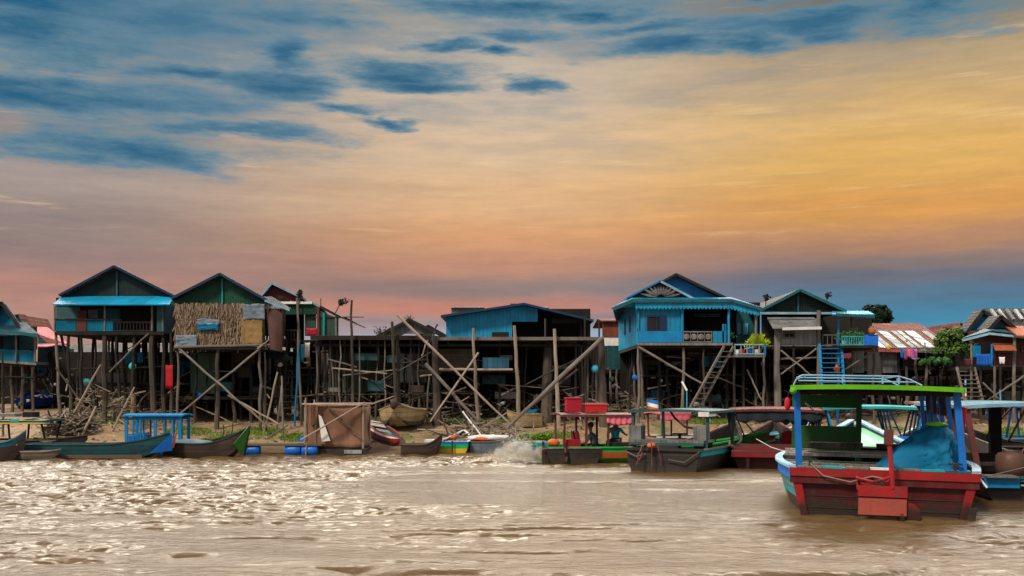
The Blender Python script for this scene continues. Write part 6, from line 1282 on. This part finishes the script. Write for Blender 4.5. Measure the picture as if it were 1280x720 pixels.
# ---------------------------------------------------------------- plants
def tree(name, label, px, Y, pyt, wpx, zc, mats, n, lf, group, tr=.25, seed=1, base=None):
    """tapered trunk, limbs and a crown of leaf faces gathered in uneven clumps"""
    rr = random.Random(seed); x = X(px, Y); zg = ground(x, Y) if base is None else base; zt = Z(pyt, Y); w = wpx * Y / F / 2
    r = root(name, label, 'tree' if 'tree' in name else 'plant', (x, Y, zg), group)
    t = MB(); t.pole((x, Y, zg - .2), (x + rr.uniform(-.2, .2), Y, zc), tr, tr * .5, .08)
    cl = MB(); H_ = zt - zc
    for k in range(n):
        a = rr.uniform(0, 6.28); q = rr.uniform(0, 1) ** .5; zz = zc + H_ * rr.uniform(-.35, .92); lim = math.sqrt(max(.05, 1 - ((zz - zc) / H_) ** 2))
        c = Vector((x + math.cos(a) * q * w * lim, Y + math.sin(a) * q * w * lim, zz)); rad = w * rr.uniform(.16, .34)
        if k % 3 == 0: t.pole((x, Y, zc - H_ * .3), c, tr * .35, tr * .1, .05, 4, 5)
        for _ in range(70):
            d = Vector((rr.gauss(0, 1), rr.gauss(0, 1), rr.gauss(0, .8))).normalized() * rad * rr.uniform(.35, 1.1)
            cl.leaf(c + d, lf * rr.uniform(.6, 1.3), d + Vector((0, 0, .4 * rad)))
    part(t, 'trunk', 'bark', r); part(cl, 'crown', mats, r); return r
tree('tree', 'dark tall tree whose crown shows above the teal veranda roof', 1094, 95, 384, 38, Z(398, 95), 'leaf_far', 80, .34, None, .35, 3)
tree('leafy_bush', 'dense green bush growing between the striped roof house and the maroon house', 1191, 49.2, 413, 48, Z(434, 49.2), 'leaf_mid', 70, .11, None, .12, 5)
for k, (px, pt, w) in enumerate(((1163, 446, 22), (1178, 448, 20))): tree('potted_plant', ['pale leaved plant on the porch to the left of the green bush', 'pale leaved plant between the porch plant and the green bush'][k], px, 48.6, pt, w, Z(452, 48.6), 'leaf_pot', 16, .09, 'plants on the porches', .05, 8 + k, Z(462, 48.6))
# more small trees between the far houses
for k, (px, Y, pt, w) in enumerate(((378, 74, 440, 60), (455, 78, 425, 40), (-20, 90, 405, 50), (740, 82, 428, 36), (1225, 74, 428, 40))):
    tree('tree', ['low dark tree in the shade behind the red gabled house', 'low dark tree beside the tufted grey gable', 'low dark tree beyond the left edge houses', 'low dark tree right of the low blue house', 'low dark tree behind the maroon house'][k], px, Y, pt, w, Z(pt + 22, Y), 'leaf_far', 34, .3, None, .2, 20 + k)
# twiggy sapling beside the grey gable
r = root('bare_sapling', 'spindly bare sapling left of the tufted grey gable', 'plant', (X(480, 64), 64, 3.5)); t = MB()
for k in range(16): a = R.uniform(-1.2, 1.2); t.pole(P(480 + R.uniform(-8, 6), 424, 64), P(480 + 14 * a * .8, 408 + R.uniform(0, 9), 64), .03, .012, .08, 4, 5)
part(t, 'twigs', 'wood_dark', r); c = MB()
for k in range(50): c.leaf(P(480 + R.uniform(-13, 11), 408 + R.uniform(0, 10), 64), .08)
part(c, 'leaves', 'leaf_far', r)
# shelf plants
def pot(label, px, py, Y, leafm, s, hang=1., n=90, potm='terracotta'):
    b = P(px, py, Y); r = root('potted_plant', label, 'plant', b, 'plants on the porches')
    part(MB().lathe((b.x, b.y, b.z), [(.02, 0), (.09 * s, 0), (.13 * s, .22 * s), (.15 * s, .24 * s), (.02, .24 * s)], 14), 'pot', potm, r); c = MB()
    for k in range(n):
        a = R.uniform(0, 6.28); e = R.uniform(.1, 1.4); d = Vector((math.cos(a) * math.cos(e), math.sin(a) * math.cos(e), math.sin(e))); q = R.uniform(.3, 1) * .5 * s
        c.leaf(b + Vector((0, 0, .25 * s)) + d * q, .09 * s, d.cross(Vector((R.gauss(0, 1), R.gauss(0, 1), R.gauss(0, 1)))), asp=.25)
    part(c, 'leaves', leafm, r)
pot('bright yellow green plant spilling over the side shelf of the big blue house', 948, 443.4, 46.0, 'leaf_lime', 1.25, n=420)
pot('small green potted plant by the veranda railing of the big blue house', 911, 429, 46.3, 'leaf_pot', .8)
for k, (px, s, pm) in enumerate(((1056, .8, 'white_paint'), (1062, .6, 'white_paint'), (1068, .9, 'terracotta'), (1075, .7, 'white_paint'))): pot(['first', 'second', 'third', 'fourth'][k] + ' potted plant from the blue ladder on the teal roofed veranda', px, 431.8, 45.5, 'leaf_pot', s * 1.15, potm=pm)
r = root('clay_jar', 'orange brown clay jar standing on the blue railed veranda shelf', 'jar', P(1090, 418.5, 45.3)); b = P(1090, 418.3, 45.35)
part(MB().lathe((b.x, b.y, b.z), [(.05, 0), (.13, .02), (.17, .16), (.14, .28), (.08, .33), (.1, .37), (.02, .37)], 16), 'body', 'terracotta', r, smooth=True); part(MB().box((b.x - .2, b.y - .1, b.z - .05), (b.x + .2, b.y + .15, b.z)), 'stand', 'blue_plain', r)
for k, (px, m_, lb) in enumerate(((922, 'white_paint', 'white tub at the left end of the side shelf'), (929, 'plastic_red', 'red tub between the white tub and the blue box'), (938, 'plastic_blue', 'blue box in the middle of the side shelf'), (946, 'white_paint', 'white pail beside the blue box'))):
    b = P(px, 443.6, 45.4); r = root('shelf_tub', lb + ' of the big blue house', 'tub', b, 'tubs on the side shelf'); s = (.09, .1, .14, .1)[k]
    part(MB().lathe(b, [(.02, 0), (s * .85, 0), (s, .2), (s * 1.05, .22), (s * .8, .2), (.02, .1)], 14), 'body', m_, r); part(MB().lathe(b + Vector((0, 0, .2)), [(s * 1.0, 0), (s * 1.1, .01), (s * 1.1, .03), (s, .03)], 14), 'rim', m_, r)
# ---------------------------------------------------------------- hanging things
hanging('bright red cloth hanging under the house with the blue porch roof', 207, 216, 456, 486, 45.4, 'red_cloth', 'cloth')
hanging('crimson cloth on the porch of the red gabled house', 383, 396, 410, 419, 48.7, 'crimson_seat', 'cloth')
hanging('pale blue cloth hung beside the dark ladder stair', 376, 380, 430, 452, 47.6, 'cyan_cloth'); hanging('white cloth hung beside the dark ladder stair', 381, 387, 428, 447, 47.6, 'white_cloth')
hanging('small tan cloth below the white cloth by the ladder stair', 383, 388, 447, 458, 47.5, 'tan_sack')
for k, (a, b_, m_, lb) in enumerate(((1126, 1129, 'blue_plain', 'narrow blue towel at the left end of the porch line'), (1130, 1134, 'purple_cloth', 'purple striped towel second on the porch line'), (1134.5, 1138, 'pink_cloth', 'pale pink towel third on the porch line'), (1138.5, 1142, 'purple_cloth', 'purple towel fourth on the porch line'), (1142.5, 1146, 'purple_cloth', 'bright purple towel at the right end of the porch line'))): hanging(lb, a, b_, 434.5 + .3 * k, 447 + R.uniform(-1, 3), 48.9, m_)
o = MB().tube([P(1110, 434, 48.9), P(1126, 436, 48.9), P(1160, 434, 48.9)], .02, 5).build('washing_line', 'wood_grey', None, P(1110, 434, 48.9)); tag(o, 'washing line strung along the porch under the striped roof', 'washing line')
o = MB().blob(P(1111, 434.5, 48.8), (.1, .08, .13), 10, 8, .3, 3).build('yellow_float', 'yellow_paint', None, P(1111, 434.5, 48.8), True); tag(o, 'small yellow float hanging under the pink eave', 'float')
hanging('pair of white shirts hung below the orange awning', 1249, 1256, 446, 455, 45.3, 'white_cloth', sc=2); hanging('bright blue sheet hung at the left porch of the maroon house', 1221, 1238, 442, 457, 45.6, 'plastic_blue', wave=.08); hanging('red cloth over the rail left of the maroon house', 1206, 1214, 448, 457, 45.7, 'red_gable')
hanging('red and white cloth tied under the teal veranda', 1052, 1064, 441, 448, 45.6, 'pink_cloth', sc=2)
# ragged poles on roofs
def rag_pole(label, pb, pt, Y, s=1., tilt=0.):
    a, b = P(*pb, Y), P(*pt, Y); r = root('scarecrow_pole', label, 'pole', a, 'poles with dark rags above the roofs'); part(MB().pole(a, b, .03, .025, .01), 'pole', 'wood_dark', r); m = MB()
    for k in range(46):
        d = Vector((R.gauss(.0, .07) + tilt * abs(R.gauss(0, .13)), R.gauss(0, .05), R.gauss(0, .07))) * s; m.leaf(b + d, .11 * s, None, asp=.4)
    m.blob(b, (.13 * s, .1 * s, .15 * s), 8, 6, .5, 2); part(m, 'rags', 'wood_black', r)
rag_pole('dark ragged bundle on a pole over the red gabled roof', (372, 390), (375, 367), 48.8); rag_pole('dark ragged bundle on a slanting pole right of the red gabled roof', (418, 393), (426, 378), 50, 1., 1.2)
rag_pole('dark ragged bundle on a pole between the blue house and the teal gable', (957, 390), (958, 371), 47.5, .9); rag_pole('dark ragged bundle on a pole right of the teal gable', (1033, 388), (1034, 369), 47.5, .8, .6)
def stake(label, pb, pt, Y, r0, m='wood_mid', grp='poles stuck in the bank'):
    a, b = P(*pb, Y), P(*pt, Y); a.z = min(a.z, ground(a.x, Y)) - .3; o = MB().pole(a, b, r0, r0 * .7, .03).build('leaning_pole', m, None, a); return tag(o, label, 'pole', grp)
stake('thin bent post rising before the red gabled house', (377, 515), (371, 372), 45.9, .06, 'wood_grey'); stake('short dark stick on the left side of the red gabled roof', (402, 420), (401, 373), 49.3, .03, 'wood_dark')
stake('blue painted pole propped by the dark ladder stair', (368, 508), (373, 436), 45.6, .045, 'blue_plain'); stake('white pole propped before the posts under the thatched house', (328, 530), (347, 465), 44.2, .05, 'wood_pale'); stake('thin post in the grass left of the net cage', (355, 540), (352, 470), 43.5, .045, 'wood_grey'); stake('slim post beside the thin post left of the net cage', (333, 538), (331, 440), 44.2, .04, 'wood_mid')
stake('short stake behind the brown boat with the green bow', (277, 548), (279, 531), 41.6, .03, 'wood_dark'); stake('crooked stake behind the brown boat with the green bow', (285, 548), (291, 529), 41.6, .03, 'wood_dark')
stake('long bleached pole leaning up from the driftwood under the blue porch house', (76, 512), (126, 456), 44.4, .06, 'wood_pale'); stake('short bleached pole leaning on the mud by the driftwood boat', (98, 534), (120, 508), 43.4, .06, 'wood_pale'); stake('pale branch leaning under the blue porch house', (136, 518), (168, 484), 44.2, .05, 'wood_pale')
stake('orange brown post at the foot of the blue porch house', (164, 520), (166, 492), 44.4, .11, 'hull_tan'); stake('white oar raised over the grey covered boat', (623, 544), (578, 514), 41.5, .04, 'white_paint'); stake('upright stick by the grey covered boat', (590, 545), (590, 525), 41.3, .025, 'wood_pale')
stake('mooring stick in front of the open tan boat', (667, 545), (667, 527), 44.8, .035, 'wood_pale'); stake('turquoise pipe standing behind the pale blue roof', (1250, 505), (1250, 487), 41.8, .035, 'cyan_cloth'); stake('long grey pole lying up the grass towards the net cage', (318, 541), (360, 531), 43.2, .05, 'wood_grey')
stake('dark post standing in the mud at the left edge', (4, 520), (3, 440), 43.5, .05, 'wood_dark'); stake('thin pole leaning under the stair of the red gabled house', (346, 525), (352, 482), 44.6, .05, 'wood_pale'); stake('stake holding the plank raft by the net cage', (383, 552), (382, 497), 39.3, .035, 'wood_pale')
# round blue bowl and baskets hung under the houses
for lb, px, py, Y, m_, s in (('turquoise round basin hung on the posts right of the platform', 744, 461, 46.6, 'cyan_cloth', .17), ('blue basin hung low under the big blue house', 794, 472, 46.5, 'plastic_blue', .13), ('green basin hung below the big blue house corner', 765, 474, 47, 'green_sheet', .13), ('green basin on the lower deck beside the ladder stair', 356, 448, 48, 'green_sheet', .2), ('blue basin on the lower deck behind the thatched house posts', 247, 494, 46.4, 'plastic_blue', .18), ('teal basin beneath the house with the blue porch roof', 108, 479, 46.2, 'teal_bright', .2), ('turquoise basin in the clutter under the blue porch house', 165, 458, 46.5, 'cyan_cloth', .17), ('orange jug by the blue stair ladder', 1046, 461, 45.9, 'orange_paint', .14)):
    o = MB().lathe(P(px, py, Y), [(.02, -.04), (s * .7, -.04), (s, .05), (s * 1.04, .06), (s * .95, .06), (s * .6, -.02), (.02, -.02)] if 'jug' not in lb else [(.02, -.14), (s * .8, -.13), (s, 0), (s * .5, .12), (s * .3, .2), (.02, .2)], 18, axis='y' if 'jug' not in lb else 'z').build('basin' if 'jug' not in lb else 'jug', m_, None, P(px, py, Y), True); tag(o, lb, 'basin' if 'jug' not in lb else 'jug', 'basins hung under the houses' if 'jug' not in lb else None)
# ---------------------------------------------------------------- uncountable litter, grass, spray
def scatter(name, label, mat_, n, fn):
    mb = MB()
    for k in range(n): fn(mb)
    o = mb.build(name, mat_); return tag(o, label, kind='stuff')
def twig(mb, x0, x1, y0, y1, zmax=.9, l=(.3, 1.4)):
    x = R.uniform(x0, x1); y = R.uniform(y0, y1); z = ground(x, y) + R.uniform(0, zmax) ** 1.6; ln = R.uniform(*l); a = R.uniform(0, 6.28); e = R.gauss(0, .35)
    d = Vector((math.cos(a) * math.cos(e), math.sin(a) * math.cos(e), math.sin(e))) * ln; r_ = R.uniform(.012, .045)
    mb.tube([(x, y, z), Vector((x, y, z)) + d * .5 + Vector((R.uniform(-.06, .06), 0, R.uniform(-.06, .06))), Vector((x, y, z)) + d], [r_, r_ * .9, r_ * .6], 5)
def wood_stuff(mb):
    u = R.random()
    if u < .17: twig(mb, X(60, 45), X(205, 45), 44.3, 53, 1.25, (.3, .95))
    elif u < .34: twig(mb, X(60, 43.6), X(106, 43.6), 43.2, 44.3, .8, (.25, .9))
    elif u < .75: twig(mb, X(385, 47), X(750, 47), 46.5, 56, 1.2)
    elif u < .86: twig(mb, X(560, 44), X(645, 44), 42, 46, .35)
    else: twig(mb, X(780, 47), X(1290, 47), 47, 54, 1.0)
scatter('driftwood_debris', 'heaps of driftwood, sticks and branches on the mud under the houses', 'debris_bits', 2200, wood_stuff)
def junk(mb):
    x = R.uniform(-23, 24); y = R.uniform(46.5, 54); z = ground(x, y) + abs(R.gauss(0, 1.1)); s = R.uniform(.02, .09)
    mb.blob((x, y, z), (s * R.uniform(.6, 2.5), s, s * R.uniform(.5, 1.3)), 6, 4, .5, 2, x)
scatter('stored_clutter', 'small pots, floats and junk stowed among the stilts', 'rubbish_bits', 380, junk)
def bit(mb):
    x = R.uniform(-23, 24); y = shore(x) + R.uniform(.2, 6.5); mb.leaf((x, y, ground(x, y) + .03), R.uniform(.04, .16), (R.gauss(0, .3), R.gauss(0, .5) - .4, 1), asp=.5)
scatter('litter', 'pale litter and scraps strewn over the mud bank', 'debris_bits', 900, bit)
PATCH = [(300, 545, 45, 6), (372, 548, 25, 5), (235, 540, 30, 5), (330, 540, 30, 5), (700, 545, 25, 4), (668, 548, 22, 3), (590, 527, 60, 3), (480, 530, 30, 3), (1240, 548, 34, 8), (1262, 542, 22, 8), (150, 528, 40, 3), (270, 553, 20, 3), (885, 528, 30, 3)]
def at_ground(px, py):
    for Y in np.arange(40, 60, .1):
        p = P(px, py, Y)
        if ground(p.x, Y) >= p.z: return p.x, Y
    return X(px, 44), 44
def blade(mb):
    px, py, rx, ry = R.choice(PATCH); a = R.uniform(0, 6.28); q = math.sqrt(R.random()); x, y = at_ground(px + rx * q * math.cos(a), py + ry * q * math.sin(a)); z = ground(x, y); h = R.uniform(.05, .16); b = R.uniform(0, 6.28); w = .022
    mb.add([(x - w * math.cos(b), y - w * math.sin(b), z - .02), (x + w * math.cos(b), y + w * math.sin(b), z - .02), (x + R.gauss(0, .07), y + R.gauss(0, .07), z + h)], [(0, 1, 2)])
scatter('grass', 'patches of bright green grass on the mud bank', 'grass_blade', 9000, blade)
def weed(mb):
    p = P(R.uniform(650, 686), R.uniform(543, 549), R.uniform(38.0, 38.8)); mb.leaf(p, R.uniform(.06, .14), (R.gauss(0, 1), R.gauss(0, 1), 1.), asp=.3)
scatter('cut_weed', 'heap of cut green weed lying in the small dark boat', 'grass_blade', 500, weed)
def fleck(mb):
    t = abs(R.gauss(0, .45)); x = X(664, 35.5) - t * 1.7 + R.gauss(0, .1); y = 35.6 + R.gauss(0, .22); z = .0 + abs(R.gauss(0, .5)) * math.exp(-(t - .35) ** 2 * 4) ; s = R.uniform(.0025, .007) * (1.8 if z < .12 else 1)
    mb.leaf((x, y, z), s * 1.7, None, asp=.7); mb.leaf((x + .004, y, z), s * 1.5, None, asp=.6)
sm = bpy.data.materials.new('spray'); sm.use_nodes = True; sm.node_tree.nodes['Principled BSDF'].inputs['Base Color'].default_value = (.85, .80, .70, 1); sm.node_tree.nodes['Principled BSDF'].inputs['Roughness'].default_value = .4; MATS['spray'] = sm
scatter('water_spray', 'pale spray kicked up behind the green striped boat', 'spray', 8000, fleck)

# translucent mist of the splash: closed lumps of thin white vapour
vm_ = bpy.data.materials.new('spray_mist'); vm_.use_nodes = True; nn = vm_.node_tree; nn.nodes.remove(nn.nodes['Principled BSDF'])
pv = nn.nodes.new('ShaderNodeVolumePrincipled'); pv.inputs['Color'].default_value = (1, .98, .93, 1); pv.inputs['Anisotropy'].default_value = .2
tcv = nn.nodes.new('ShaderNodeTexCoord'); nz_ = nn.nodes.new('ShaderNodeTexNoise'); nz_.inputs['Scale'].default_value = 3.2; nz_.inputs['Detail'].default_value = 4; nn.links.new(tcv.outputs['Object'], nz_.inputs['Vector'])
mr_ = nn.nodes.new('ShaderNodeMapRange'); mr_.inputs[1].default_value = .42; mr_.inputs[2].default_value = .72; mr_.inputs[4].default_value = 5.5; nn.links.new(nz_.outputs['Fac'], mr_.inputs[0])
nn.links.new(mr_.outputs[0], pv.inputs['Density']); nn.links.new(pv.outputs[0], nn.nodes['Material Output'].inputs['Volume']); MATS['spray_mist'] = vm_
c = Vector((X(652, 35.7), 35.7, .12)); mb = MB().blob(c, (.85, .4, .62), 24, 16, .35, 1.8, 4)
o = mb.build('splash_mist', 'spray_mist', None, c, True); tag(o, 'soft pale mist rising off the splash behind the green striped boat', kind='stuff')
